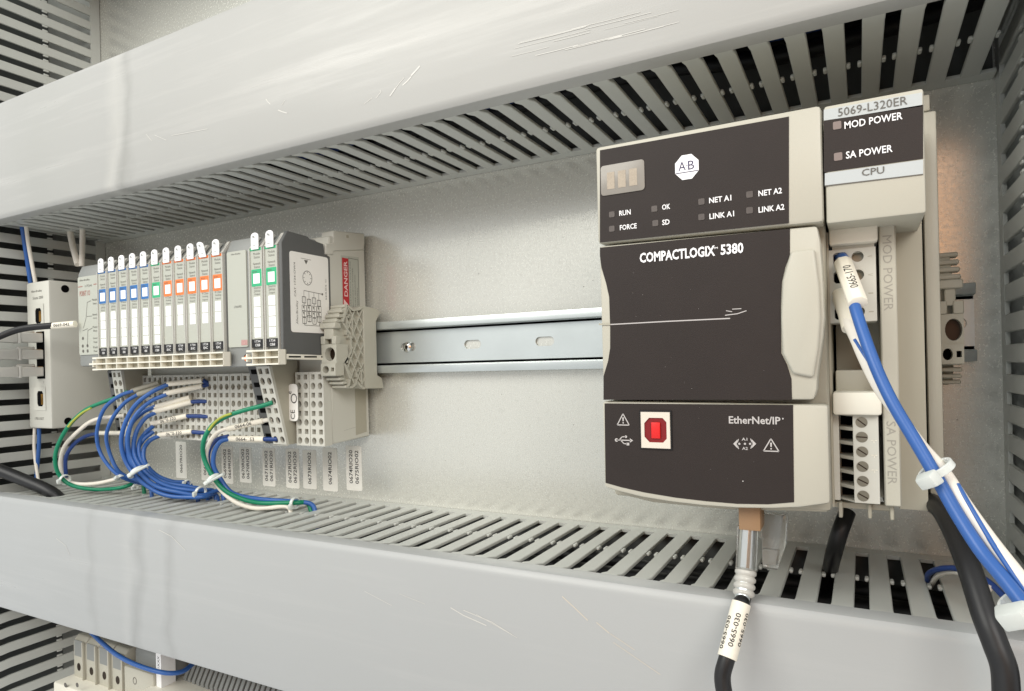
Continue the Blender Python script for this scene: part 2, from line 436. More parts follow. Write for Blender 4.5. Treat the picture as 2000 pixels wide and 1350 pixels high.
# the solid bottom of the next duct up the panel, which shades the strip of panel at the top left
nd = MB().box(-645, 57, 3, 109, 372, 460).build('duct_above', M_DUCT, None, bevel=3); nd['kind'] = 'structure'
# scuffs and scratches on the two covers
def marks(parent, mat_, segs, d=109.62, name='scratch'):
    for i_, (pts, w) in enumerate(segs):
        d += .004 * (1 + name.count('f'))
        m = MB(); P = [at(u, v, d) for u, v in pts]
        m.line([(q.x, q.z) for q in P], w, FRONT, (0, -d, 0))
        m.build(name, mat_, parent)
sc = [([(519, 193), (523, 199), (528, 204)], .5), ([(543, 215), (550, 218), (560, 221)], .6), ([(550, 205), (556, 196)], .3),
      ([(786, 167), (795, 159), (803, 150)], .7), ([(803, 148), (812, 138), (820, 129)], .9), ([(761, 188), (768, 178), (772, 172)], .5),
      ([(734, 192), (744, 180), (742, 176)], .35), ([(711, 203), (727, 191)], .3), ([(762, 188), (778, 165), (789, 152)], .35),
      ([(285, 262), (296, 275)], .35), ([(302, 264), (325, 274)], .3), ([(335, 265), (405, 252)], .35)]
rr = random.Random(3)
for k in range(17):
    u = rr.uniform(925, 1230); v = 120 - (u - 925) * .27 + rr.uniform(-14, 30); L = rr.uniform(15, 75)
    sc.append(([(u, v), (u + L, v - L * .24), (u + 2 * L, v - L * .50)], rr.uniform(.08, .3)))
marks(cov_up, M_SCR, sc)
marks(cov_lo, M_SCRT, [([(1098, 1165), (1123, 1188), (1148, 1212)], .4), ([(1165, 1216), (1190, 1237)], .35), ([(1192, 1238), (1240, 1270)], .22), ([(1198, 1255), (1290, 1318)], .2)])
marks(cov_lo, M_SCR, [([(712, 1155), (765, 1183)], .22), ([(880, 1187), (905, 1202), (950, 1222)], .5), ([(905, 1192), (960, 1215), (1000, 1240)], .4),
                      ([(780, 1160), (830, 1180)], .2), ([(110, 1052), (128, 1066), (136, 1085)], .4), ([(310, 1035), (335, 1048), (362, 1075)], .4),
                      ([(930, 1200), (1010, 1246)], .22)], name='scuff')

# ------------------------------------------------------------------ DIN rail
rail = thing('din_rail', (-140, 0, 15.5), 'zinc plated mounting rail between the input modules and the controller', 'mounting rail')
m = MB(); X0, X1 = -520, 47.5; t = 1.2
fr = (V((0, -1, 0)), V((0, 0, 1)), V((1, 0, 0)))
for zc, s in ((28.6, 1), (2.8, -1)):
    pr = [(.4, zc - s * 2), (.4, zc + s * t), (7.0, zc + s * t), (7.0, zc + s * 5.4), (8.0, zc + s * 5.4), (8.2, zc + s * 0.2), (7.9, zc), (1.6, zc), (1.6, zc - s * 2)]
    m.prism(pr, fr, (X0, 0, 0), X1 - X0)
m.build('flange', M_RAIL, rail, bevel=.25, seg=2)
def plate_holes(mb, x0, x1, z0, z1, d, holes, depth, mi=0, mih=0, n=20):
    """flat strip with obround holes: holes = [(cx, cz, halfw, halfh)]; each sits in its own cell"""
    xs = [x0] + [(holes[i][0] + holes[i + 1][0]) / 2 for i in range(len(holes) - 1)] + [x1]
    for i, (cx, cz, hw, hh) in enumerate(holes):
        cell(mb, xs[i], xs[i + 1], z0, z1, cx, cz, hw, hh, d, depth, mi, mih, n)
def cell(mb, x0, x1, z0, z1, cx, cz, hw, hh, d, depth, mi=0, mih=0, n=20, shape='obround', fr=FRONT, o=(0, 0, 0), mb_bottom=None):
    inner = []; outer = []
    for k in range(n):
        a = 2 * math.pi * (k + .5) / n; ca, sa = math.cos(a), math.sin(a)
        if shape == 'round': ix, iz = cx + hw * ca, cz + hh * sa
        elif shape == 'rect':
            sc_ = 1 / max(abs(ca), abs(sa)); ix, iz = cx + hw * ca * sc_, cz + hh * sa * sc_
        else:
            r = hh; e = hw - hh; ix, iz = cx + (e if ca > 0 else -e) + r * ca, cz + r * sa
        inner.append((ix, iz))
        dx, dz = ca, sa
        tx = ((x1 - cx) / dx if dx > 0 else (x0 - cx) / dx) if abs(dx) > 1e-6 else 1e9
        tz = ((z1 - cz) / dz if dz > 0 else (z0 - cz) / dz) if abs(dz) > 1e-6 else 1e9
        t_ = min(tx, tz); outer.append((cx + dx * t_, cz + dz * t_))
    # snap the ray nearest each corner onto it
    for X in (x0, x1):
        for Z in (z0, z1):
            k = min(range(n), key=lambda i: (outer[i][0] - X) ** 2 + (outer[i][1] - Z) ** 2); outer[k] = (X, Z)
    u, v, nn = fr; o = V(o)
    P = lambda a, b, dd: o + u * a + v * b + nn * dd
    vs = [P(a, b, d) for a, b in outer] + [P(a, b, d) for a, b in inner] + [P(a, b, d - depth) for a, b in inner]
    mb.add(vs[:2 * n], [(k, (k + 1) % n, n + (k + 1) % n, n + k) for k in range(n)], mi)
    mb.add(vs[n:], [(k, (k + 1) % n, n + (k + 1) % n, n + k) for k in range(n)], mi)
    if mih is not None: mb.add(vs[2 * n:], [list(range(n))], mih)
m = MB(); hs = [(-283.7 + 53.6 * k, 15.5, 6.6, 3.0) for k in range(-4, 7)]
plate_holes(m, X0, X1, 1.2, 30.2, 1.6, hs, 1.2, 0, None)
m.build('web', M_RAIL, rail)
scr = thing('rail_screw', (-283.7, -1.6, 15.5), 'round head steel screw fixing the left end of the mounting rail', 'screw')
m = MB()
n = 24; rings = [(3.9, 0), (3.9, .5), (3.4, 1.4), (2.2, 2.1), (1.5, 2.25)]
for i in range(len(rings) - 1):
    vs = [(-283.7 + r * math.cos(2 * math.pi * k / n), -1.7 - h, 15.5 + r * math.sin(2 * math.pi * k / n)) for r, h in rings[i:i + 2] for k in range(n)]
    m.add(vs, [(k, (k + 1) % n, n + (k + 1) % n, n + k) for k in range(n)], 0, True)
m.build('screw_head', M_CHROME, scr)
m = MB(); m.disc((-283.7, -3.2, 15.5), 1.6, FRONT)
m.bar((-1.3, 0), (1.3, 0), .6, FRONT, (-283.7, -3.3, 15.5), .2); m.bar((0, -1.3), (0, 1.3), .6, FRONT, (-283.7, -3.3, 15.5), .2)
m.build('drive_recess', M_STEELSHADE, scr)

# ------------------------------------------------------------------ stickers on the panel
STK = [((-546.9, -532.2), (-60.4, -93.2), ['0667RIO20']), ((-512.3, -497), (-61, -93.2), ['0668RIO02', '0668RIO20']),
       ((-485.6, -471.6), (-62.4, -94.1), ['0669RIO02', '0669RIO20']), ((-463.2, -448.9), (-62.4, -91.9), ['0670RIO02', '0670RIO20']),
       ((-435.6, -421.1), (-61.8, -93.1), ['0671RIO02', '0671RIO20']), ((-409, -394.4), (-61.4, -92.9), ['0672RIO02', '0672RIO20']),
       ((-390.3, -376), (-61.8, -92.2), ['0673RIO02']), ((-369.2, -354.3), (-59.2, -92.5), ['0674RIO02']), ((-345.4, -330.2), (-56.9, -90.4), ['0674RIO20', '0675RIO02'])]
for (xa, xb), (zt, zb), tx in STK:
    o = thing('sticker', ((xa + xb) / 2, 0, zb), 'white wire number sticker printed ' + ' and '.join(tx) + ' on the back panel', 'sticker', 'number stickers below the input modules')
    m = MB(); m.prism(rrect(xa, xb, zb, zt, 1.2, 3), FRONT, (0, -.02, 0), .15); m.build('paper', M_STICK, o)
    m = MB(); xc = (xa + xb) / 2; zc = (zb + zt) / 2 + 1
    for i, s in enumerate(tx):
        x = xc + (0 if len(tx) == 1 else (-2.9 if i == 0 else 2.9))
        text(m, s, (x, -.17, zc), 3.5, rot=90, w=25, lift=.06, bold=.012)
    m.build('lettering', M_BLKPR, o)

# ------------------------------------------------------------------ input / output module station
io_group = 'narrow input and output modules on the station'
D0 = 82.0
KIND = {'b': (M_BLUEB, 'blue'), 'g': (M_GREENB, 'green'), 'o': (M_ORANGB, 'orange')}
def io_module(xc, kind, label, bent=False):
    w = 12.6; x0, x1 = xc - w / 2, xc + w / 2
    root = thing('io_module', (xc, -42, 12), label, 'input module', io_group)
    col, cn = KIND[kind]
    m = MB(); m.prism([(-42, 8), (-81, 8), (-81, 81), (-73, 88.5), (-50, 88.5), (-42, 84)], SIDE, (x0 + .25, 0, 0), w - .5)
    m.build('housing', M_IOGREY, root, bevel=.5, seg=1)
    m = MB()
    for a, b in ((x0 + .3, xc - 3.4), (xc + 3.4, x1 - .3)): m.hexa([(a, -80.6, 80.3), (b, -80.6, 80.3), (b, -82.8, 80.3), (a, -82.8, 80.3), (a, -75, 88.5), (b, -75, 88.5), (b, -76.8, 88.7), (a, -76.8, 88.7)])
    m.box(x0 + .2, x0 + .8, 81, 83.2, 12.5, 80); m.box(x1 - .8, x1 - .2, 81, 83.2, 12.5, 80); m.box(x0 + .8, x1 - .8, 81, 83, 11.6, 13)
    m.build('clear_frame', M_CLEAR2, root)
    card = MB().prism(rrect(x0 + .9, x1 - .9, 17, 80, .4, 1), FRONT, (0, -81, 0), 1.3).build('label_card', M_CARD, root)
    MB().box(x0 + .9, x1 - .9, 82.3, 82.45, 78.4, 80.1).build('top_band', col, root)
    m = MB(); m.prism(rrect(xc - 4.7, xc + 4.7, 55.4, 66.4, .5, 1), FRONT, (0, -82.3, 0), .12); m.build('node_frame', col, root)
    m = MB(); m.box(xc - 2.9, xc + 3.0, 82.42, 82.6, 57.2, 63.6); m.build('node_window', M_PAPER, root)
    n = 2 if kind == 'o' else 4
    for i in range(n):
        z1 = 48.6 - i * 6.7 if n == 4 else 48.5 - i * 7.4
        MB().box(xc - 2.9, xc + 2.9, 82.3, 82.5, z1 - (6.05 if n == 4 else 6.8), z1).build('write_on_cell', M_PAPER, root)
    m = MB(); m.box(x0 + .9, x1 - .9, 82, 82.7, 16.2, 21.4); m.build('type_plate', M_BLKPR, root)
    m = MB()
    text(m, '1734', (xc, -82.7, 20), 1.5, lift=.05, w=5); text(m, {'b': 'IB8', 'g': 'OB8', 'o': 'IE4C'}[kind], (xc, -82.7, 17.6), 1.7, lift=.05)
    m.build('type_lettering', M_WHITE, root)
    m = MB()
    for s, z, ww in (('Module', 76.4, 6.2), ('Status', 74.2, 5.4), ('Network', 70.0, 6.8), ('Status', 67.9, 5.4)): text(m, s, (xc + .4, -82.3, z), 1.6, w=ww, lift=.06)
    for i, s in enumerate({'b': ('8 Input', '24Vdc', 'Input'), 'g': ('Source', '24Vdc', 'Output'), 'o': ('4 Chan', 'Analog', 'Input')}[kind]):
        text(m, s, (xc + .2, -82.3, 54.6 - 2.2 * i), 1.6, w=6.4 - .5 * i, lift=.06)
    text(m, 'NODE', (xc - 1.6, -82.42, 64.8), 1.1, w=4, lift=.06)
    m.build('lettering', M_GREYPR, root)
    m = MB(); top = []
    for k in range(9):
        a = math.pi * k / 8; top.append((3.3 * math.cos(a), 87.6 + 2.2 * math.sin(a)))
    poly = [(3.3, 79)] + top + [(-3.3, 79)]
    if bent: poly = [(a - max(0, b - 82) * .45, b) for a, b in poly]
    u, v, nn = V((1, 0, 0)), V((0, 0, 1)), V((0, -1, 0))
    m.prism([(a, b - 79.6) for a, b in poly], (u, v, nn), (xc, -82.7, 79.6), .9)
    tab = m.build('lever_tab', M_PAPER, root, bevel=.2, seg=1)
    m = MB(); hx = xc - (2.0 if bent else 0); m.disc((hx, -84.4, 87), .8, FRONT, n=10); m.add([(xc - 1.6, -84.1, 81.2), (xc + 1.6, -84.1, 81.2), (xc + 1.6, -84.1, 81.5), (xc - 1.6, -84.1, 81.5)], [(0, 1, 2, 3)])
    m.build('tab_hole', M_IOGREY, tab)
    return root
ordn = ['first', 'second', 'third', 'fourth', 'fifth']
xs = [-517.2 + 13.12 * i + 6.5 for i in range(11)]
seq = ['b'] * 5 + ['g'] + ['o'] * 5
first = {}
cnt = {'b': 0, 'g': 0, 'o': 0}
mods = [(xs[i], k) for i, k in enumerate(seq)] + [(-342.0, 'g'), (-328.6, 'g')]
for i, (x, k) in enumerate(mods):
    if i == 5: lab = 'narrow module with green label standing alone between blue and orange labelled modules'
    elif i >= 11: lab = ('green labelled module directly right of the wide blank power module' if i == 11 else 'green labelled module at the right end of the row, against the dark side face')
    else:
        j = cnt[k]; cnt[k] += 1; cn = KIND[k][1]
        lab = f'{ordn[j]} narrow module with {cn} label, counted from the left of its five'
        if k == 'o' and j == 3: lab = 'orange labelled module whose white top tab is bent over to the left'
    bent = (i == 9)
    if k in first and not bent:
        c = copy_tree(first[k]); c.location.x = x * S; c['label'] = lab
    else:
        c = io_module(x, k, lab, bent)
        if not bent: first[k] = c
# adapter at the left end
ad = thing('network_adapter', (-532, -42, 12), 'grey network adapter with wiring diagram card at the left end of the module row', 'network adapter')
m = MB(); m.prism([(-5, 8), (-80, 8), (-80, 81), (-77, 88), (-60, 89), (-5, 80)], SIDE, (-548, 0, 0), 30.6); m.build('housing', M_IOGREY, ad, bevel=1.5)
MB().prism(rrect(-546.5, -518.3, 17, 78.6, 1.5), FRONT, (0, -80, 0), .8).build('label_card', M_CARD, ad)
m = MB(); text(m, 'Allen-Bradley', (-537, -80.8, 75.6), 1.9, w=14); text(m, '1734', (-532, -80.8, 70.9), 1.8, w=9)
for i, z in enumerate((58, 46.5, 36.8, 28, 21)):
    text(m, ('Module', 'Network', 'Point', 'System', 'Field')[i], (-524, -80.8, z + 1.5), 1.6, w=6.5); text(m, ('Status', 'Activity', 'Bus', 'Power', 'Power')[i], (-524, -80.8, z - 1.4), 1.5, w=5)
m.line([(-529, 59), (-534, 58), (-536, 46), (-540, 38)], .35, FRONT, (0, -80.95, 0)); m.line([(-528, 47), (-535, 47)], .35, FRONT, (0, -80.95, 0))
m.line([(-528, 37.5), (-534, 36), (-535, 24)], .35, FRONT, (0, -80.95, 0)); m.line([(-541, 36), (-534, 37.5)], .35, FRONT, (0, -80.95, 0))
for x, z in ((-541, 30), (-541.5, 24), (-535, 24), (-541, 20), (-535, 20)): m.disc((x, -80.95, z), 1.3, FRONT, n=10)
m.build('lettering', M_GREYPR, ad)
m = MB(); text(m, 'POINT I O', (-537, -80.8, 65.4), 4.2, w=14, bold=.02); m.add([(-546, -80.95, 70.5), (-540, -80.95, 70.7), (-540, -80.95, 71.4), (-546, -80.95, 71.2)], [(0, 1, 2, 3)]); m.add([(-525, -80.95, 71), (-519, -80.95, 71.2), (-519, -80.95, 71.9), (-525, -80.95, 71.7)], [(0, 1, 2, 3)])
m.build('red_lettering', mat('rust_print', '#a7776c', rough=.5, var=0), ad)
# wide blank power module
pw = thing('power_module', (-360.5, -42, 12), 'wide blank grey power module between the orange and the green labelled modules', 'power module')
m = MB(); m.prism([(-42, 4), (-80.6, 4), (-80.6, 81), (-77, 89), (-50, 89), (-42, 84)], SIDE, (-372.4, 0, 0), 22.6); m.build('housing', M_IOGREY, pw, bevel=1)
MB().prism(rrect(-370.9, -352.6, 17, 80.2, 1), FRONT, (0, -80.6, 0), 1).build('label_card', M_CARD, pw)
m = MB(); text(m, 'Allen-Bradley', (-362, -81.6, 78.2), 1.3, w=9); text(m, '1734-FPD', (-361, -81.6, 43.5), 1.5, w=7); m.build('lettering', M_GREYPR, pw)
m = MB(); m.box(-358.5, -352.8, 81.6, 81.75, 18, 21.5); m.build('approval_mark', mat('dull_red_print', '#b78f8a', var=.2, vscale=900), pw)
m = MB(); m.disc((-354.5, -80.7, 9.8), 2.6, FRONT, h=.4); m.build('latch_recess', M_VOID, pw)
m = MB(); m.disc((-353.6, -81.2, 9.4), 1.8, FRONT, h=1.2); m.build('latch', M_ORANGB, pw)
# dark end side of the last module with its wiring card
e = thing('side_cover', (-318.9, -42, 12), 'dark grey side cover with white wiring diagram label ending the module row', 'side cover')
m = MB(); m.prism([(-40, 8.5), (-82.6, 11.5), (-82.6, 81.5), (-77.5, 89.4), (-60, 88.6), (-58, 87), (-46, 85.8), (-45, 79), (-40, 78)], SIDE, (-321.6, 0, 0), 2.7); m.build('side_plate', M_IODARK, e, bevel=.4, seg=1)
P = [atx(*q, -318.8) for q in ((565, 490), (638, 504), (645, 650), (572, 648))]
ys = [q.y for q in P]; card = MB()
card.prism(rrect(-76.3, -42.3, 25.2, 76.9, 1.8), SIDE, (-318.9, 0, 0), .25); card.build('label_card', M_CARDW, e)
m = MB(); X = -318.6; o = (X, 0, 0)
for s, (a, b), w_, h_ in (('CAT 1734-OW4', (-72.5, 59), 22, 1.5), ('Allen-Bradley', (-71, 38), 15, 2.0), ('SERIES C', (-45, 55), 14, 1.1), ('MADE IN USA', (-45, 34), 10, 1.3)):
    text(m, s, (X, a, b), h_, fr=SIDE, rot=90, w=w_, lift=.05)
m.flat([(-64.2, 72.6), (-60.8, 72.6), (-62.5, 69.8)], SIDE, o); m.line([(-67, 73.4), (-58, 73.2)], .25, SIDE, o)
cir = [(-61.6 + 4.0 * math.cos(2 * math.pi * k / 24), 61 + 4.6 * math.sin(2 * math.pi * k / 24)) for k in range(24)]
m.line(cir, .4, SIDE, o, closed=True)
for k in range(8): m.line([(-61.6 + 2.7 * math.cos(k * .785), 61 + 3.2 * math.sin(k * .785)), (-61.6 + 3.4 * math.cos(k * .785), 61 + 4 * math.sin(k * .785))], .5, SIDE, o)
for i in range(4):
    y = -65 + 4.4 * i
    m.line([(y, 52.5 - .3 * i), (y, 32)], .3, SIDE, o)
    for zc in (46.5 - (1.3 if i % 2 else 0), 34.5 - (0 if i % 2 else 1.5)):
        m.line([(y - 1.5, zc - 2), (y + 1.5, zc - 2), (y + 1.5, zc + 2), (y - 1.5, zc + 2)], .45, SIDE, o, closed=True)
    for r_ in (0, 1):
        zc = 41.2 - 3.9 * r_; m.line([(y - 1.9, zc - 1.8), (y + 1.9, zc - 1.8), (y + 1.9, zc + 1.8), (y - 1.9, zc + 1.8)], .3, SIDE, o, closed=True); m.flat([(y - 1.3, zc + 1.3), (y + .3, zc + 1.1), (y - .3, zc - .6)], SIDE, o)
m.line([(-65, 52.6), (-48.5, 51.5)], .35, SIDE, o); m.line([(-65, 30), (-51.5, 30)], .35, SIDE, o); m.line([(-65, 32), (-65, 30)], .35, SIDE, o); m.line([(-51.8, 32), (-51.8, 30)], .35, SIDE, o)
m.disc((X, -48.5, 51.5), .8, SIDE, n=8)
m.build('lettering', M_GREYPR, e)

# bases: light grey terminal base with its danger side, levers and screwless terminal faces
tb = thing('module_rack', (-418, 0, -50), 'long light grey wiring base beneath all the plugged modules', 'wiring base')
m = MB(); m.prism([(-3, -48.5), (-41.4, -50.3), (-41.4, 3), (-42, 8), (-42, 79), (-40, 92.5), (-4, 92.5)], SIDE, (-517, 0, 0), 197.8); m.build('housing', M_TERM, tb, bevel=.8, seg=1)
m = MB(); m.prism([(-44.5, 79), (-44.5, 86.5), (-37, 88), (-36.5, 96.5), (-4.5, 99.8), (-4.5, 92.5), (-5.5, 87.5), (-37, 82), (-37, 79.5)], SIDE, (-330, 0, 0), 11.6)
m.build('locking_lever', M_TERM, tb, bevel=.6, seg=1)
m = MB(); m.prism([(-24, 93.5), (-21.8, 93.6), (-21.8, 95.6), (-24, 95.4)], SIDE, (-318.4, 0, 0), .2); m.build('lever_mark', M_BEIGE2, tb)
m = MB(); m.prism([(-29, 29.5), (-11, 29), (-11, 81.5), (-29, 80.5)], SIDE, (-319.2, 0, 0), .3); m.build('warning_label', M_CARD, tb)
m = MB(); m.prism([(-28.4, 40), (-22.2, 40), (-22.2, 79), (-28.4, 79)], SIDE, (-318.9, 0, 0), .12); m.build('danger_band', M_REDPR, tb)
m = MB(); text(m, 'DANGER', (-318.78, -25.2, 64.5), 3.6, fr=SIDE, rot=90, w=25, lift=.05, bold=.02); m.flat([(-27.7, 42), (-27.7, 50), (-22.8, 46)][::-1], SIDE, (-318.7, 0, 0))
m.build('danger_lettering', mat('pale_pink_print', '#e9c9c6', var=0), tb)
m = MB()
for i, a in enumerate((-20.4, -18, -15.6, -13.2)):
    text(m, ('HAZARDOUS VOLTAGE', 'DISCONNECT POWER', 'BEFORE SERVICING', 'WARNING')[i], (-318.88, a, 61 - i * 3), .95, fr=SIDE, rot=90, w=(33, 30, 26, 14)[i], lift=.05)
m.line([(-22, 40), (-22, 79.5), (-11.8, 79.5), (-11.8, 40)], .35, SIDE, (-318.85, 0, 0)); m.line([(-28, 31), (-13, 30.6)], .4, SIDE, (-318.85, 0, 0))
m.line([(-22, 33.5), (-22, 39.5), (-18.5, 36.5)], .35, SIDE, (-318.85, 0, 0), closed=True)
m.line([(-30, 8), (-12, 7), (-12, -40), (-30, -42)], .1, SIDE, (-319.15, 0, 0))
m.build('lettering', M_GREYPR, tb)
m = MB(); m.prism([(-18, -46.5), (-6.5, -45), (-6.5, -8), (-18, -9)], SIDE, (-319.2, 0, 0), .15)
m.build('embossed_plate', M_BEIGE2, tb)

def term_face(mb, xa, xb, z0, z1, d, tilt=0, rows=4, dd=2.4):
    """two columns of square release slots and round wire holes"""
    n = rows * 2; H = (z1 - z0) / n
    for r_ in range(n):
        for c_ in range(2):
            a = xa + (xb - xa) * c_ / 2; b = xa + (xb - xa) * (c_ + 1) / 2
            zb = z0 + H * r_; cx = (a + b) / 2; cz = zb + H / 2
            sq = r_ % 2 == 1
            fr = (V((1, 0, 0)), V((0, tilt, 1)).normalized(), V((0, -1, tilt)).normalized())
            cell(mb, a, b, zb - z0, zb + H - z0, cx, cz - z0, (b - a) * (.26 if sq else .33), H * (.27 if sq else .38), 0, dd, 0, 1, 12, 'rect' if sq else 'round', fr, (0, -d, z0))
def terminal(x0, x1, label, tilted=False, group='screwless terminal blocks under the modules'):
    t = thing('terminal_block', ((x0 + x1) / 2, -48, -50), label, 'terminal block', group)
    m = MB()
    if not tilted:
        m.box(x0 + .2, x1 - .2, 41.5, 43.4, -50.6, -.8)
        m.build('housing', M_TERM, t)
        m = MB(); term_face(m, x0 + .2, x1 - .2, -50.6, -.8, 48.6, dd=4.5)
        m.box(x0 + .2, x0 + .25, 43.4, 48.6, -50.6, -.8); m.box(x1 - .25, x1 - .2, 43.4, 48.6, -50.6, -.8)
        m.box(x0 + .2, x1 - .2, 43.4, 48.58, -50.9, -50.62); m.box(x0 + .2, x1 - .2, 43.4, 48.58, -.78, -.5)
        m.build('terminal_face', [M_TERM, mat_hole], t)
    return t
mat_hole = mat('terminal_hole_shade', '#4d4a45', rough=.8)  # darker grey paints the shade at the bottom of the holes
# the regular blocks, one per module
pairs = [(-517.2 + 13.12 * i, -517.2 + 13.12 * (i + 1)) for i in range(11)] + [(-345.6, -332.4), (-332.4, -319.2)]
t0 = None
for i, (a, b) in enumerate(pairs):
    if i < 11: lab = f'two column terminal block under the {["first blue","second blue","third blue","fourth blue","fifth blue","lone green","first orange","second orange","third orange","fourth orange","fifth orange"][i]} labelled module'
    else: lab = 'two column terminal block ' + ('just right of the slanted block with the green wire' if i == 11 else 'at the right end beside the smooth end face')
    if t0 is None: t0 = terminal(a, b, lab)
    else:
        c = copy_tree(t0); c.location.x = (a + b) / 2 * S; c['label'] = lab
# slanted blocks that stand proud (adapter and power module)
def slanted(xa, xb, label, dt, db, zt, zb):
    t = thing('terminal_block', ((xa + xb) / 2, -db, zb), label, 'terminal block', 'slanted terminal blocks')
    xm = xa + (xb - xa) * .47
    tl = (dt - db) / (zt - zb)
    m = MB()
    pr = [(-44, zb), (-db, zb), (-dt, zt), (-dt + 4, zt + 4), (-44, zt + 4)]
    m.prism(pr, SIDE, (xm + .2, 0, 0), xb - xm - .4); m.build('housing', M_BEIGE2, t)
    m = MB(); m.prism([(a - (0.6 if abs(a) > 45 else 0) + 2, b) for a, b in pr], SIDE, (xa, 0, 0), xm - xa); m.build('grey_carrier', M_IODARK, t)
    fr = (V((1, 0, 0)), V((0, -tl, 1)).normalized(), V((0, -1, -tl)).normalized())
    m = MB(); L = math.hypot(dt - db, zt - zb)
    for i in range(6): m.prism([(xa + 2.2, L * (i + .45) / 6), (xm - 2, L * (i + .45) / 6), (xm - 2, L * (i + .8) / 6), (xa + 2.2, L * (i + .8) / 6)], fr, (0, -db + 2, zb), .9)
    m.build('vent_slots', M_VOID, t)
    m = MB(); term_face(m, xm + .2, xb - .2, zb, zb + L, db + 2.2, tilt=-tl, dd=2.1)
    a, b, z0, h = xm + .2, xb - .2, 0, L
    for q in ([(a, 0), (a + .1, 0), (a + .1, h), (a, h)], [(b - .1, 0), (b, 0), (b, h), (b - .1, h)], [(a, -.2), (b, -.2), (b, 0), (a, 0)], [(a, h), (b, h), (b, h + .3), (a, h + .3)]):
        m.prism(q, fr, (0, -db, zb), 2.19)
    m.build('terminal_face', [M_TERM, mat_hole], t)
    return t
slanted(-372.6, -347.6, 'slanted white terminal block holding a green, a white and a blue wire', 66.5, 53, 4, -50)
slanted(-541, -516.5, 'slanted terminal block at the left end, under the network adapter', 64, 57, 4, -49)
# ivory lever strips
def ledge(xa, xb, n, label):
    o = thing('lever_strip', ((xa + xb) / 2, -80, 4), label, 'lever strip')
    m = MB(); d0, d1 = 83.4, 89
    for z in (4.6, 8.8, 13.2): m.box(xa, xb, d0, d1, z, z + .9)
    for i in range(n + 1):
        x = xa + (xb - xa) * i / n; m.box(max(xa, x - .35) + .01, min(xb, x + .35) - .01, d0, d1 - .3, 5.5, 8.8); m.box(max(xa, x - .35) + .01, min(xb, x + .35) - .01, d0, d1 - .3, 9.7, 13.2)
    m.box(xa + .2, xb - .2, d0 - 1, d0 + 1, 4.9, 13.9, 1)
    m.build('cell_frame', [M_IVORY, M_BEIGE2], o)
    m = MB()
    for z in (4.6, 8.8, 13.2): m.bar((xa - 11 + abs(z - 8.8), z + .5), (xa, z + .5), 1.3, FRONT, (0, -84, 0), 3.5)
    m.bar((xa - 7, 7), (xa - 7, 12), 1.2, FRONT, (0, -84.2, 0), 2.8)
    m.build('latch_fingers', M_IVORY, o)
    return o
ledge(-510.5, -367.5, 11, 'long ivory two row cell strip under the blue and orange labelled modules')
ledge(-340.5, -316.8, 2, 'short ivory cell strip under the two right green labelled modules')
o = thing('lever_strip', (-318.8, -60, 8), 'narrow ivory ledge with dark slits under the wiring diagram side face', 'lever strip')
m = MB(); m.prism([(-82, 8), (-43, 7), (-43, 10.4), (-82, 11.2)], SIDE, (-320.5, 0, 0), 3); m.build('ledge', M_IVORY, o, bevel=.3, seg=1)
m = MB()
for a, b in ((-80, -70), (-67, -56), (-52, -45)): m.prism([(a, 8.9), (b, 8.9), (b, 9.9), (a, 9.9)], SIDE, (-317.5, 0, 0), .1)
m.build('slits', M_VOID, o)
# approval sticker on the grey web between slanted and regular block
o = thing('approval_sticker', (-347, -50, -30), 'small white rounded sticker with black approval marks beside the slanted terminals', 'sticker')
c0 = at(573, 787, 52)
m = MB(); m.prism(rrect(-4.4, 4.4, -12.5, 13, 3), FRONT, c0 - V((0, 0, 0)), .3); m.build('paper', M_CARDW, o)
m = MB(); text(m, 'CE', c0 + V((-.4, -.3, -8)), 4, rot=90); text(m, 'c', c0 + V((-2.4, -.3, 7)), 2.4, rot=90, bold=.03)
m.line([(c0.x + 1 + 2.6 * math.cos(k * .52), c0.z + 3 + 3 * math.sin(k * .52)) for k in range(12)], .7, FRONT, (0, c0.y - .45, 0), closed=True)
m.build('marks', M_BLKPR, o)

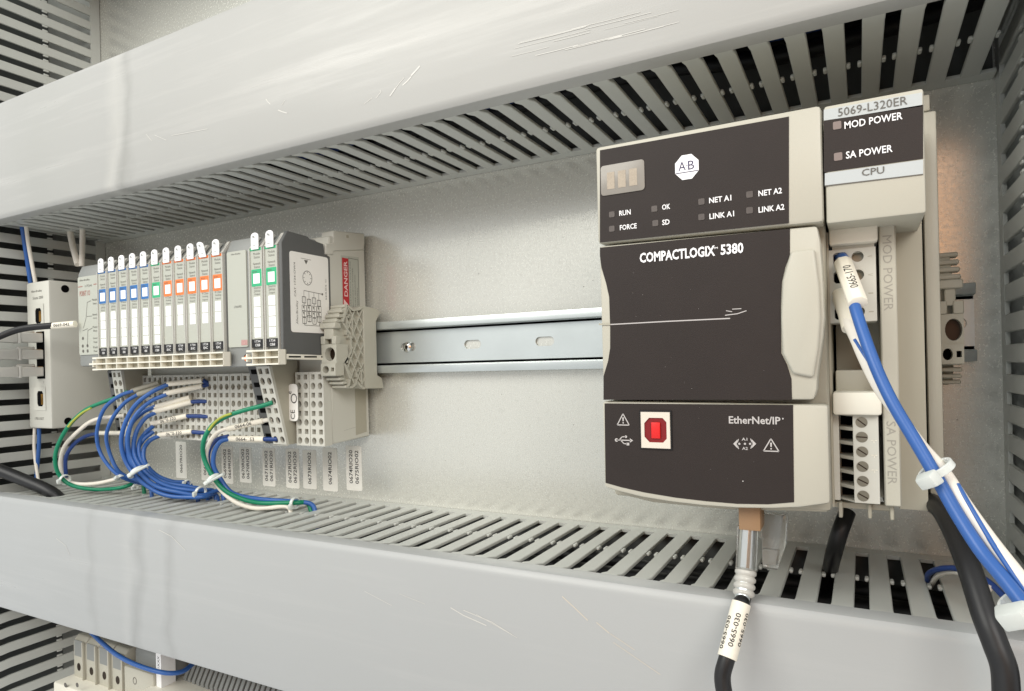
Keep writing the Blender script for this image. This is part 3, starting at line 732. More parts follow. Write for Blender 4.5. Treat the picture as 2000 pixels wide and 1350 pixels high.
# ------------------------------------------------------------------ end stop with lattice side
def end_stop(x0, x1, label, lattice=True, zs=1.0):
    t = thing('end_stop', ((x0 + x1) / 2, -8, 15), label, 'end stop')
    w = x1 - x0
    # outline in (depth, z)
    A = [(-2, -13.6), (-26, -12.8), (-31, -8.5), (-36, -12), (-40, -12), (-45.5, -3), (-45.5, 21), (-46.5, 21.5), (-48.5, 32), (-40, 44.8), (-34, 41.5), (-27, 42.5), (-23, 44.6), (-9, 43.6), (-5, 41), (-10, 34.5), (-10, -3.8), (-5, -6)]
    m = MB(); m.prism(A, SIDE, (x0, 0, 0), w - 3.2); m.build('body', M_STOP, t, bevel=.3, seg=1)
    fr = SIDE; o = (x1 - 3.2, 0, 0)
    if lattice:
        m = MB(); N = len(A)
        m.prism([(-23.5, -13), (-3, -13.6), (-5, -6), (-10, -3.8), (-10, 34.5), (-5, 41), (-9, 43.6), (-23.5, 44.6)], fr, (x1 - 3.3, 0, 0), 3.3); m.build('smooth_foot', M_STOP, t, bevel=.4, seg=1)
        m = MB(); rim = [(-23.5, -12.9), (-26, -12.4), (-31, -8.2), (-36, -11.5), (-40, -11.5), (-38, -6), (-43.5, 4.5), (-36.5, 12.5), (-36.5, 24), (-44, 32), (-39.5, 44), (-34, 41), (-27, 42), (-23.5, 44)]
        for i in range(len(rim) - 1): m.bar(rim[i], rim[i + 1], 1.3, fr, o, 3.2)
        poly = rim + [(-23.5, -12.9)]
        def inside(p):
            c_ = False
            for i in range(len(poly)):
                (ax, ay), (bx, by) = poly[i], poly[(i + 1) % len(poly)]
                if (ay > p[1]) != (by > p[1]) and p[0] < (bx - ax) * (p[1] - ay) / (by - ay) + ax: c_ = not c_
            return c_
        for sl_, step, ph in ((1.75, 12.2, 0), (-1.6, 11.4, 3)):
            for kk in range(-12, 16):
                z0_ = kk * step + ph; run = None
                for q_ in range(0, 81):
                    y_ = -45 + 22 * q_ / 80; p_ = (y_, z0_ + sl_ * (y_ + 34)); ok = inside(p_)
                    if ok and run is None: run = p_
                    if (not ok or q_ == 80) and run is not None:
                        if math.hypot(p_[0] - run[0], p_[1] - run[1]) > 1.5: m.bar(run, p_, .95, fr, o, 2.7 if sl_ > 0 else 2.55)
                        run = None
        for q in ([(-40, 24), (-40, 36), (-37.8, 36), (-37.8, 38)], [(-34.5, 38), (-34.5, 22), (-38.5, 22), (-38.5, 25), (-40, 25)], [(-31.5, -5), (-31.5, -1), (-29.5, -1), (-29.5, 1), (-26.5, 1), (-26.5, -10)]):
            for i in range(len(q) - 1): m.bar(q[i], q[i + 1], 1.0, fr, (x1 - 3.2, 0, 0), 3.15)
        m.build('lattice_ribs', M_STOP, t)
    # front: stacked ridges, marker slots and holes
    for i, (z, d) in enumerate(((43.3, 40.5), (39.8, 43.2), (36.4, 45.8), (33.0, 48.4))):
        m = MB(); m.box(x0 + .2, x1 - .4, d - 3, d + 1.6, z - 1.1, z + 1.1); m.build('ridge', M_STOP, t, bevel=.5, seg=1)
    MB().box(x0 - .2, x1 + .1, 46, 52, 28, 31.8).build('ridge', M_STOP, t, bevel=.5, seg=1)
    for z, d in ((-2.8, 48.5), (-5.6, 46.2), (-8.4, 43.6), (-11, 41)):
        MB().box(x0 + .2, x1 - .4, d - 3, d + 1.3, z - .9, z + .9).build('ridge', M_STOP, t, bevel=.4, seg=1)
    m = MB(); m.box(x0 + 2.5, x1 - 2.5, 47, 51, 21, 28.2); m.box(x0, x0 + 3.4, 47, 51.6, 17.5, 23); m.box(x1 - 3.6, x1 + .2, 47, 51.6, 17.5, 23); m.build('marker_clip', M_STOP, t, bevel=.4, seg=1)
    m = MB(); cx = (x0 + x1) / 2
    cell(m, x0 + .2, x1, 5, 17.4, cx + 1, 11, w * .34, 4.6, 51, 5, 0, 1, 20, 'round'); m.box(x0 + .2, x1, 44, 50.98, 4.8, 5.0); m.box(x0 + .2, x1, 44, 50.98, 17.4, 17.6)
    m.box(x1 - .2, x1, 40, 50.98, 5, 17.4); m.box(x0 + .2, x0 + .4, 44, 50.98, 5, 17.4)
    m.build('screw_well', [M_STOP, M_STEELSHADE], t)
    m = MB(); cell(m, x0 + .2, x0 + w * .62, -3, 4.8, x0 + w * .35, 0.8, w * .2, 2.5, 52, 5, 0, 1, 16, 'round'); cell(m, x0 + w * .62, x1 - .2, -3, 4.8, x0 + w * .79, .8, w * .1, 1.3, 52, 4, 0, 1, 12, 'rect')
    m.box(x0 + .2, x1 - .2, 44, 51.95, 4.6, 4.79); m.box(x0 + .2, x1 - .2, 44, 51.95, -3.2, -2.95); m.box(x1 - .25, x1 - .18, 44, 51.98, -3, 4.8)
    m.build('test_socket', [M_STOP, M_VOID], t)
    return t
end_stop(-318.3, -305.0, 'grey plastic rail end stop with lattice side right of the module row')
end_stop(28.6, 37.6, 'grey ribbed plastic rail end stop to the right of the controller', lattice=False)

# ------------------------------------------------------------------ ethernet switch at the far left
sw = thing('ethernet_switch', (-618, -38, -43), 'light grey ethernet switch with three plugged cables at the left end', 'network switch')
MB().box(-636, -600.5, 3, 75, -43.5, 82).build('housing', M_TERM, sw, bevel=2)
m = MB(); text(m, 'Allen-Bradley', (-619, -75, 73.5), 2.4, w=17); text(m, 'Stratix 2000', (-617, -75, 68), 2.4, w=16); text(m, '1783-US5T', (-619, -75, -35), 2.2, w=14); text(m, '5', (-611, -75, 59), 2); text(m, '1', (-611, -75, -4), 2)
m.build('lettering', M_GREYPR, sw)
for z0 in (45.5, -25):
    m = MB(); cell(m, -626, -608, z0 - 3, z0 + 17, -616.5, z0 + 7, 4.8, 6.5, 75.4, .3, 0, 1, 16, 'rect'); pt = m.build('port', [M_TERM, M_VOID], sw)
    m = MB(); m.box(-615.5, -612.2, 71, 75.3, z0 + 2, z0 + 11); m.build('contacts', M_GOLD, pt)
m = MB()
m.box(-620, -608.5, 75.02, 75.6, -1, 39, 0)
m.build('port_strip', M_VOID, sw)
for z, s in ((75.5, 1), (-38, 1)):
    m = MB(); m.tube([(-600.6, -62, z), (-600.2, -62, z)], 3.2, 18); m.build('mounting_hole', M_VOID, sw)
def eth(zc, label, dark=False):
    t = thing('network_cable', (-614, -80, zc), label, 'network cable', 'network cables plugged into the switch')
    x = -614.5
    m = MB(); m.box(x - 5.5, x + 5.5, 75.5, 92, zc - 4, zc + 4); m.box(x - 1.5, x + 1.5, 80, 93, zc + 4, zc + 6.5); m.build('plug', M_CLEAR2, t, bevel=.6, seg=1)
    m = MB()
    for k in range(5): m.box(x + 1 + k * .8, x + 1.4 + k * .8, 76, 82, zc - 2, zc + 4.2)
    m.build('contacts', M_GOLD, t)
    m = MB(); m.box(x - 6, x + 6, 92, 94, zc - 5, zc + 5); m.build('boot_flange', M_CLEAR2, t, bevel=.6)
    m = MB(); m.hexa([(x - 5.5, -94, zc - 4.6), (x + 5.5, -94, zc - 4.6), (x + 3.6, -124, zc - 3.4), (x - 3.6, -124, zc - 3.4), (x - 5.5, -94, zc + 4.6), (x + 5.5, -94, zc + 4.6), (x + 3.6, -124, zc + 3.4), (x - 3.6, -124, zc + 3.4)]); m.build('boot', M_CLEAR2, t, bevel=1.2)
    MB().tube([(x, -93, zc), (x, -104, zc)], 2.2, 10).build('wire_pair', M_BLACK, t)
    m = MB(); m.tube([(x, -106, zc), (x, -135, zc), (x, -170, zc - 2)], 2.7); m.build('cable', M_BLUED if not dark else M_IODARK, t)
    return t
eth(33.5, 'clear plug network cable in the upper port of the switch, behind the black cable', True)
eth(19.5, 'clear plug network cable in the middle port of the switch')
eth(5.0, 'clear plug network cable in the lowest used port of the switch', True)

# ------------------------------------------------------------------ controller
plc = thing('controller', (-38, -60, -55), 'large beige programmable controller with dark brown door, mounted on the rail', 'controller')
FD = 114.0
def poly_at(pts, d): return [(lambda q: (q.x, q.z))(at(u, v, d)) for u, v in pts]
# rear housing
MB().box(-96.6, -11, 9, 104, -57.5, 90.8).build('rear_housing', M_BEIGE2, plc, bevel=1.5)
# front bezel, three tiers
m = MB(); m.prism([(-97.4, 50.9), (-10.9, 49.4), (-10.9, 91.9), (-97.4, 91.9)], FRONT, (0, -103.5, 0), FD + 1.5 - 103.5); m.build('header_bezel', M_BEIGE, plc, bevel=1.6)
bot = [(1180, 952), (1210, 961), (1255, 972), (1310, 981), (1370, 988), (1440, 993), (1510, 994), (1560, 992), (1622, 984)]
pb = poly_at(bot, FD)
m = MB(); m.prism([(-97.4, -15.6)] + pb + [(-10.9, -16.6)], FRONT, (0, -103.5, 0), FD - 103.5); m.build('lower_bezel', M_BEIGE, plc, bevel=1.2)
# chamfered underside web behind the curved lip
m = MB(); m.prism([(-95.5, -54), (-91, -57.6), (-80, -59.5), (-50, -60), (-12, -58), (-12, -54)], FRONT, (0, -84, 0), 19); m.build('lower_web', M_BEIGE2, plc, bevel=1)
# door
door_out = poly_at([(1170, 481), (1596, 441), (1602, 470), (1606, 520), (1609, 570), (1611, 620), (1608, 660), (1602, 700), (1597, 735), (1596, 760), (1590, 781), (1178, 781)], FD + 1)
m = MB(); m.prism(door_out[::-1], FRONT, (0, -104, 0), FD + 1 - 104); door = m.build('door', M_BEIGE, plc, bevel=1.1)
m = MB()
g = poly_at([(1545, 492), (1592, 487), (1601, 560), (1604, 620), (1600, 680), (1590, 738), (1549, 730), (1529, 690), (1526, 620), (1529, 548)], FD + 1)
m.prism(g[::-1], FRONT, (0, -FD - .5, 0), 2.3); m.build('grip', M_BEIGE, door, bevel=1.4, seg=3)
# overlays (thin printed film)
def film(name, pts, d, parent=plc, mt=M_BROWN):
    m = MB(); m.prism(poly_at(pts, d)[::-1], FRONT, (0, -d + .05, 0), .25); return m.build(name, mt, parent)
film('header_overlay', [(1172, 294), (1541, 228), (1541, 436), (1172, 474)], FD + 1.5)
dl = [(1172, 484), (1543, 447), (1543, 498), (1534, 522), (1527, 552), (1525, 600), (1526, 690), (1537, 712), (1546, 740), (1547, 781), (1179, 781), (1179, 735), (1188, 705), (1192, 680), (1192, 640), (1190, 580), (1184, 553), (1175, 523), (1172, 500)]
film('door_overlay', dl, FD + 1, door)
film('lower_overlay', [(1181, 788), (1549, 791), (1551, 981), (1500, 985), (1440, 984), (1380, 979), (1320, 972), (1260, 962), (1215, 952), (1183, 943)], FD)
film('door_seam', [(1170, 632), (1192, 632), (1192, 635), (1170, 635)], FD + 1.3, door, M_BEIGE2)
# door marks
def dline(name, segs, mt, d, parent):
    m = MB()
    for pts, w in segs:
        P = [at(u, v, d) for u, v in pts]; m.line([(q.x, q.z) for q in P], w, FRONT, (0, -d, 0))
    return m.build(name, mt, parent)
dline('door_scratch', [([(1192, 634), (1300, 628), (1426, 622)], .45), ([(1416, 616), (1440, 613), (1458, 607)], .35), ([(1418, 607), (1430, 609)], .3), ([(1430, 604), (1448, 603)], .3)], M_FAINT, FD + 1.35, door)
m = MB(); q = at(1451, 940, FD + .4); m.disc(q, .25, FRONT, n=8)
for _ in range(26):
    q = at(random.uniform(1200, 1530), random.uniform(500, 970), FD + 1.4 if random.random() < .6 else FD + 1.4); m.disc(q, random.uniform(.04, .09), FRONT, n=6)
m.build('dust_specks', M_FAINT, plc)
# white lettering
m = MB(); dh = FD + 1.78
def T(s, u, v, h, w, d=dh, mb=None, bold=.018, fr=FRONT, rot=0):
    text(mb or m, s, at(u, v, d), h, fr=fr, w=w, bold=bold, lift=0, rot=rot)
sc_ = 1447 / (HH - FD)
for s, u, v, w in (('RUN', 1220.5, 415.5, 4.9), ('FORCE', 1227, 443, 7.2), ('OK', 1301, 404, 3.3), ('SD', 1300.5, 434, 3.0), ('NET A1', 1406.5, 389, 8.3), ('LINK A1', 1409.5, 420, 9.2), ('NET A2', 1504, 375, 8.2), ('LINK A2', 1506.5, 407, 9.0)):
    T(s, u, v, 2.15, w)
m.build('header_lettering', M_WHITE, plc)
m = MB(); T('COMPACTLOGIX', 1321, 497, 4.1, 30, FD + 1.4, m, .03); T('5380', 1429.5, 486, 4.1, 8.4, FD + 1.4, m, .03); T('TM', 1397.5, 484.5, .7, 1.7, FD + 1.4, m, .02)
m.build('door_lettering', M_WHITE, door)
m = MB(); dd = FD + .42
T('EtherNet/IP', 1473, 821, 2.9, 18.6, dd, m, .02); T("'", 1529, 818, .6, .5, dd, m)
m.build('protocol_lettering', M_FAINT, plc); m = MB()
T('A1', 1454, 858, 1.1, 2.1, dd, m); T('A2', 1455, 876, 1.1, 2.1, dd, m)
for u in (1444, 1455, 1465): m.disc(at(u, 867, dd), .42, FRONT, n=10)
for u0, s in ((1432, 1), (1477, -1)):
    c = at(u0, 867, dd); m.add([c, c + V((s * 1.6, 0, 1.7)), c + V((s * 1.6, 0, -1.7))], [(0, 1, 2)]); m.line([(c.x + s * 2.0, c.z + 1.9), (c.x + s * 1.4, c.z), (c.x + s * 2.0, c.z - 1.9)], .3, FRONT, (0, -dd, 0))
m.build('port_mark', M_FAINT, plc)
for cu, cv, r_ in ((1217, 820, 2.6), (1506, 870, 2.7)):
    m = MB()
    c = at(cu, cv, dd); tr = [(c.x - r_, c.z - 2.2), (c.x + r_, c.z - 2.2), (c.x, c.z + 2.5)]; m.line(tr, .42, FRONT, (0, -dd, 0), closed=True)
    m.flat([(c.x - .35, c.z + 1.0), (c.x - .25, c.z - .6), (c.x + .25, c.z - .6), (c.x + .35, c.z + 1.0)], FRONT, (0, -dd, 0)); m.disc((c.x, -dd, c.z - 1.3), .32, FRONT, n=8)
    m.build('warning_mark', M_FAINT, plc)
m = MB()
c = at(1218, 860, dd); o_ = (0, -dd, 0)
m.line([(c.x - 3.2, c.z), (c.x + 3.0, c.z)], .45, FRONT, o_); m.disc((c.x - 3.1, -dd, c.z), .75, FRONT, n=12); m.flat([(c.x + 2.7, c.z - .9), (c.x + 4.1, c.z), (c.x + 2.7, c.z + .9)], FRONT, o_)
m.line([(c.x - 2, c.z), (c.x - .6, c.z + 1.4), (c.x + .8, c.z + 1.5)], .4, FRONT, o_); m.line([(c.x - 1.3, c.z), (c.x + .1, c.z - 1.4), (c.x + 1.5, c.z - 1.5)], .4, FRONT, o_)
m.disc((c.x + 1, -dd, c.z + 1.5), .55, FRONT, n=10); m.flat([(c.x + 1.2, c.z - 2.1), (c.x + 2.4, c.z - 2.1), (c.x + 2.4, c.z - 1), (c.x + 1.2, c.z - 1)], FRONT, o_)
m.build('usb_mark', M_FAINT, plc)
# octagon emblem
c = at(1341.5, 326.5, dh); R = 4.6
oc = [(c.x + R / math.cos(math.pi / 8) * math.cos(math.pi / 8 + k * math.pi / 4), c.z + 4.85 / math.cos(math.pi / 8) * math.sin(math.pi / 8 + k * math.pi / 4)) for k in range(8)]
MB().prism(oc, FRONT, (0, -dh, 0), .12).build('emblem', M_WHITE, plc)
m = MB(); text(m, 'A', c + V((-1.85, -.16, .55)), 3.5, w=2.9, lift=.02); text(m, 'B', c + V((1.7, -.16, .55)), 3.5, w=2.4, lift=.02); m.disc(c + V((.05, -.2, .5)), .22, FRONT, n=8)
m.line([(c.x - 4.4, c.z - 2.0), (c.x + 4.4, c.z - 2.0)], .3, FRONT, (0, -dh - .2, 0)); m.build('emblem_lettering', mat('indigo_print', '#3a3358', var=0), plc)
# display
m = MB(); m.prism(rrect(-95.0, -76.2, 70.6, 83.2, 1.4), FRONT, (0, -dh, 0), .35); disp = m.build('display', M_DISP, plc, bevel=.3)
for xo in (-92.2, -87.4, -82.6):
    m = MB(); m.box(xo, xo + 3.3, dh + .36, dh + .45, 73, 80); m.build('digit', M_DIG, disp)
for u, v in ((1195, 419), (1195, 447), (1278, 408), (1280, 436), (1370, 394), (1370, 424), (1464, 380), (1464, 411)):
    c = at(u, v, dh); m = MB(); m.prism(rrect(c.x - 1.2, c.x + 1.2, c.z - 1.2, c.z + 1.2, .4, 2), FRONT, (0, -dh, 0), .1); m.build('indicator', M_LEDD, plc)
# usb socket
c = at(1281, 840, FD + .4)
m = MB(); cell(m, c.x - 5.9, c.x + 5.9, c.z - 7.2, c.z + 7.2, c.x, c.z, 4.6, 5.0, FD + 1.2, 5, 0, None, 16, 'rect')
for q in ((c.x - 6, c.x - 5.88, c.z - 7.2, c.z + 7.2), (c.x + 5.88, c.x + 6, c.z - 7.2, c.z + 7.2)): m.box(q[0], q[1], FD, FD + 1.2, q[2], q[3])
m.box(c.x - 6, c.x + 6, FD, FD + 1.2, c.z - 7.35, c.z - 7.21); m.box(c.x - 6, c.x + 6, FD, FD + 1.2, c.z + 7.21, c.z + 7.35)
M_NICK = mat('nickel_shell', '#e6ddcd', rough=.35, metal=.35)
usb = m.build('usb_socket', M_NICK, plc)
m = MB(); m.box(c.x - 6.6, c.x + 6.6, FD + .2, FD + .6, c.z - 8, c.z + 8); m.build('socket_surround', M_BLACK, usb)
m = MB(); m.box(c.x - 4.6, c.x + 4.6, FD - 4, FD + .7, c.z - 5, c.z + 5); 
m.build('socket_well', M_REDD, usb)
m = MB(); m.box(c.x - 1.7, c.x + 2.0, FD + .7, FD + 1.5, c.z - 3.4, c.z + 3.2); m.build('socket_tongue', M_RED, usb, bevel=.3)
m = MB()
for s in (-1, 1): m.add([(c.x - 4.6, -FD - 1.22, c.z + s * 2.7), (c.x - 4.6, -FD - 1.22, c.z + s * 5.0), (c.x - 2.5, -FD - 1.22, c.z + s * 5.0)], [(0, 1, 2)])
m.build('socket_corner', M_NICK, usb)
# right hand strip: status module head
m = MB(); m.prism([(-10.1, 48.9), (20.6, 48.9), (20.6, 91.5), (-10.1, 91.5)], FRONT, (0, -60, 0), FD - 60); m.build('status_head', M_BEIGE, plc, bevel=1)
film('catalogue_strip', [(1609, 215), (1801, 181), (1801, 208), (1609, 236)], FD + .1, plc, mat('cool_light_grey', '#b9bebe', rough=.5))
film('status_overlay', [(1609, 237), (1803, 205), (1803, 310), (1609, 337)], FD + .1)
film('cpu_strip', [(1611, 339), (1803, 312), (1803, 340), (1611, 363)], FD + .1, plc, bpy.data.materials['cool_light_grey'])
film('head_groove', [(1611, 362.5), (1803, 339.8), (1803, 341.3), (1611, 364.5)], FD + .15, plc, M_GREYPR)
m = MB(); T('5069-L320ER', 1703, 208, 2.9, 21.3, FD + .5, m, .0); T('CPU', 1705, 334.5, 2.4, 6.9, FD + .5, m, .005); m.build('grey_lettering', M_GREYPR, plc)
m = MB(); T('MOD POWER', 1705, 235.5, 2.6, 17.8, FD + .5, m, .014); T('SA POWER', 1697, 296.5, 2.6, 14.4, FD + .5, m, .014); m.build('status_lettering', M_WHITE, plc)
for u, v in ((1635, 245), (1637, 306)):
    c = at(u, v, FD + .4); m = MB(); m.prism(rrect(c.x - 1.35, c.x + 1.35, c.z - 1.4, c.z + 1.4, .4, 2), FRONT, (0, -FD - .35, 0), .15); m.build('indicator', M_LED, plc)
# wiring column below the head
MB().box(-10.9, -10.2, 40, 97, -57, 48.7).build('column_wall', M_BEIGE2, plc)
m = MB(); m.box(-9.1, 13, 40, 70, -57, 46.7); m.build('column_back', M_BEIGE2, plc)
m = MB(); m.box(6.7, 12.2, 60, 96, -55.5, 56); m.build('column_rail', M_BEIGE, plc, bevel=.5, seg=1)
MB().box(-10, 6.6, 60, 92, 52.2, 56).build('column_top', M_BEIGE, plc, bevel=.5, seg=1)
m = MB(); m.box(-9.2, 6.6, 70, 86, -14, -4.5); m.build('column_bridge', M_BEIGE, plc, bevel=.8)
m = MB(); text(m, 'MOD POWER', (9.4, -96.05, 31.5), 3.0, rot=-90, w=28, lift=0); text(m, 'SA POWER', (9.3, -96.05, -35.5), 3.0, rot=-90, w=23.5, lift=0); m.build('moulded_lettering', mat('moulded_shadow_grey', '#9a968c'), plc)
m = MB(); m.box(12.2, 21.7, 40, 79, -59.5, 60); m.build('side_recess', M_BEIGE2, plc)
m = MB(); m.box(21.7, 23.0, 40, 66, -59, 54); m.build('side_gap_shade', M_VOID, plc)  # black box stands for the shade in the gap
cap = MB().prism([(-8, -57), (-70, -55.6), (-70, 97), (-60, 98.6), (-8, 98.6)], SIDE, (23.1, 0, 0), 5).build('end_cap', M_BEIGE, plc, bevel=.8)
MB().box(23.3, 26.2, 40, 68, 98, 104.5).build('cap_lug', M_BEIGE, cap, bevel=.5)
m = MB()
for x0_, x1_, z0_, z1_, d0_, d1_ in ((-11, 9.5, -58.5, -56.2, 84, 90), (-9, -7.6, -62, -56, 80, 92), (1, 2.4, -61.5, -56, 80, 92), (8.4, 9.8, -61.5, -56, 80, 92)):
    m.box(x0_, x1_, d0_, d1_, z0_, z1_)
m.build('bottom_latch', M_BEIGE2, plc, bevel=.3, seg=1)
# removable screw plugs
def rplug(z_top, z_bot, nscr, label, upper):
    t = thing('terminal_plug', (-2, -90, z_bot), label, 'terminal plug', 'removable plugs in the controller column')
    MB().box(-10, 6.4, 84, 99.5, z_top - 8.8, z_top).build('handle', M_IVORY, t, bevel=1.1)
    if upper:
        m = MB(); zt = z_top - 10.2; MB().box(-9, 5.2, 80, 95, zt - 1.5, zt + 3).build('handle_stem', M_TERM, t)
        H = (zt - z_bot) / 4
        for i in range(4):
            zb = z_bot + H * i
            cell(m, -10.4, -2.6, zb, zb + H, -6.3, zb + H / 2, 2.4, 2.4, 96, 7, 0, 2 if i < 3 else 3, 16, 'rect')
            cell(m, -2.6, 5.4, zb, zb + H, -.4, zb + H / 2 + .3, 2.05, 2.05, 96, 5, 0, 1, 18, 'round')
        m.box(-10.4, 5.4, 80, 95.9, z_bot - .1, z_bot); m.box(5.4, 5.6, 80, 96, z_bot, zt); m.box(-10.5, -10.4, 80, 96, z_bot, zt); m.box(-10.4, 5.4, 80, 95.9, zt, zt + .1)
        m.build('plug_body', [M_TERM, M_SCREW, M_VOID, M_REDD], t)
        m = MB()
        for i, s in enumerate(('-', '-', '<', '<')): text(m, s, (3.7, -96, z_bot + H * (i + .5)), .9 if s == '<' else .4, lift=.04, w=1.6)
        m.build('lettering', M_BEIGE2, t)
    else:
        zt = z_top - 8.9; H = (zt - z_bot) / 6
        m = MB(); m.box(-10.6, 5.0, 70, 84, z_bot, zt); m.box(-10.6, -8.2, 84, 93, z_bot, zt); m.box(-3.4, 5.2, 84, 96, z_bot, zt)
        for i in range(7): m.hexa([(-8.3, -84, z_bot + H * i - .6 if i else z_bot), (-3.4, -84, z_bot + H * i - .6 if i else z_bot), (-3.4, -95.5, z_bot + H * i - .6 if i else z_bot), (-8.3, -90, z_bot + H * i - .6 if i else z_bot)] +
                              [(-8.3, -84, z_bot + H * i + .7), (-3.4, -84, z_bot + H * i + .7), (-3.4, -95.5, z_bot + H * i + .7), (-8.3, -90, z_bot + H * i + .7)])
        m.build('plug_body', M_TERM, t, bevel=.15, seg=1)
        m = MB()
        for i in range(6): m.box(-7.8, -3.5, 84, 84.4, z_bot + H * i + .8, z_bot + H * i + H - .7)
        m.build('wire_entry', M_VOID, t)
        for i in range(6):
            zc = z_bot + H * (i + .5); m = MB(); m.disc((-.4, -96, zc), 2.05, FRONT, h=.12, n=20)
            s_ = m.build('screw', M_SCREW, t); m = MB(); a = (.5, .45, .6, .6, .05, .7)[i]
            m.bar((-1.8 * math.cos(a), 1.8 * math.sin(a)), (1.8 * math.cos(a), -1.8 * math.sin(a)), .45, FRONT, (-.4, -96.13, zc), .06); m.build('screw_slot', M_STEELSHADE, s_)
        m = MB()
        for i, s in ((2, '-'), (3, '-'), (4, 'v')): m.line([(2.6, z_bot + H * (i + .3)), (4.6, z_bot + H * (i + .3))], .3, FRONT, (0, -96.1, 0)); m.line([(3.6, z_bot + H * (i + .3)), (3.6, z_bot + H * (i + .12))], .3, FRONT, (0, -96.1, 0))
        m.build('lettering', M_IVORY, t)
    return t
rplug(52, 14, 4, 'four pole white terminal plug at the top of the column holding the blue wire', True)
rplug(-12.6, -55, 6, 'six pole white screw terminal plug at the bottom of the column, without wires', False)

# ------------------------------------------------------------------ wires
def wire(pts, r, mt, label, name='wire', cat='wire', group=None, n=10, root=None):
    t = root or thing(name, pts[0], label, cat, group)
    m = MB(); m.tube(smooth_path(pts, 7), r, n); m.build('insulation', mt, t)
    return t
def W(px): return [at(*p) for p in px]
def sleeve(parent, a, b, r, s=None, mt=M_SLEEVE, th=None, tw=None, ang=0, shift=0, flip=False, nm='marker_sleeve'):
    m = MB(); m.tube([a, b], r, 16, cap=True)
    sl = m.build(nm, mt, parent)
    if s:
        m = MB(); text_tube(m, s, a, b, r, th, tw, ang, shift, flip); m.build('lettering', M_BLKPR, sl)
    return sl
jr = random.Random(11)
LB = 'blue control wires looping from the modules'
def loop(px, r, mt, label, sl=None, text_=None, stub=None, group=LB, sm=M_SLEEVE, sr=2.0):
    t = thing('wire', at(*px[0]), label, 'wire', group)
    px = [px[0]] + [(u + jr.uniform(-1.6, 1.6), v + jr.uniform(-1.6, 1.6), d + jr.uniform(-.8, .8)) for u, v, d in px[1:-1]] + [px[-1]]
    pp = W(px)
    if pp[-1].z < -84: pp.append(pp[-1] + V((4, 0, -7))); pp.append(pp[-1] + V((2, 0, -14)))
    MB().tube(smooth_path(pp, 7), r, 10).build('insulation', mt, t)
    if sl:
        a, b = at(*sl[0]), at(*sl[1]); sleeve(t, a, b, sr, text_, sm, 2.5, 14, ang=2 if text_ else 0)
    if stub: MB().tube(smooth_path([at(*q) for q in stub], 4), 1.6, 10).build('wire_end', M_BLUED if mt in (M_BLUE, M_BLUED) else mt, t)
    return t
# far left three-wire loop
loop([(250, 764, 62), (232, 775, 66), (200, 786, 72), (165, 803, 78), (130, 838, 84), (111, 880, 86), (112, 915, 84), (128, 941, 80), (160, 953, 74), (200, 957, 66), (240, 952, 60), (275, 940, 48)], 1.55, M_GREEN, 'green and yellow earth wire in the outermost far left loop', group=None)
m = MB(); m.tube(smooth_path(W([(178, 797, 77.4), (160, 807, 80.2), (143, 822, 83), (133, 834, 84.6)]), 6), .9, 8); m.build('yellow_stripe', M_YEL, bpy.data.objects['wire'])
loop([(243, 812, 62), (215, 814, 68), (180, 822, 74), (150, 842, 78), (126, 872, 80), (119, 905, 80), (127, 934, 78), (150, 944, 74), (190, 943, 68), (236, 934, 62)], 1.6, M_WIREW, 'white wire in the far left loop beside the green one', group=None)
loop([(192, 846, 68), (165, 853, 72), (143, 868, 76), (130, 895, 78), (129, 932, 77)], 1.5, M_BLUED, 'dull blue wire in the far left loop with a white marker beside it', sl=((192, 846, 68), (240, 846, 60)), group=None, sr=1.8)
# two thin blue
loop([(262, 763, 64), (232, 775, 68), (205, 800, 72), (191, 838, 75), (193, 872, 74), (207, 905, 71), (236, 931, 66), (275, 945, 52), (330, 950, 46)], 1.45, M_BLUE, 'outer of two blue wires looping left under the network adapter', sl=((258, 764, 64), (312, 747, 56)), sm=M_BEIGE2)
loop([(272, 769, 64), (245, 787, 68), (220, 817, 72), (209, 850, 74), (213, 880, 73), (228, 913, 70), (245, 930, 64), (290, 948, 52)], 1.45, M_BLUE, 'inner of two blue wires looping left under the network adapter', sl=((270, 770, 64), (328, 752, 55)), sm=M_BEIGE2)
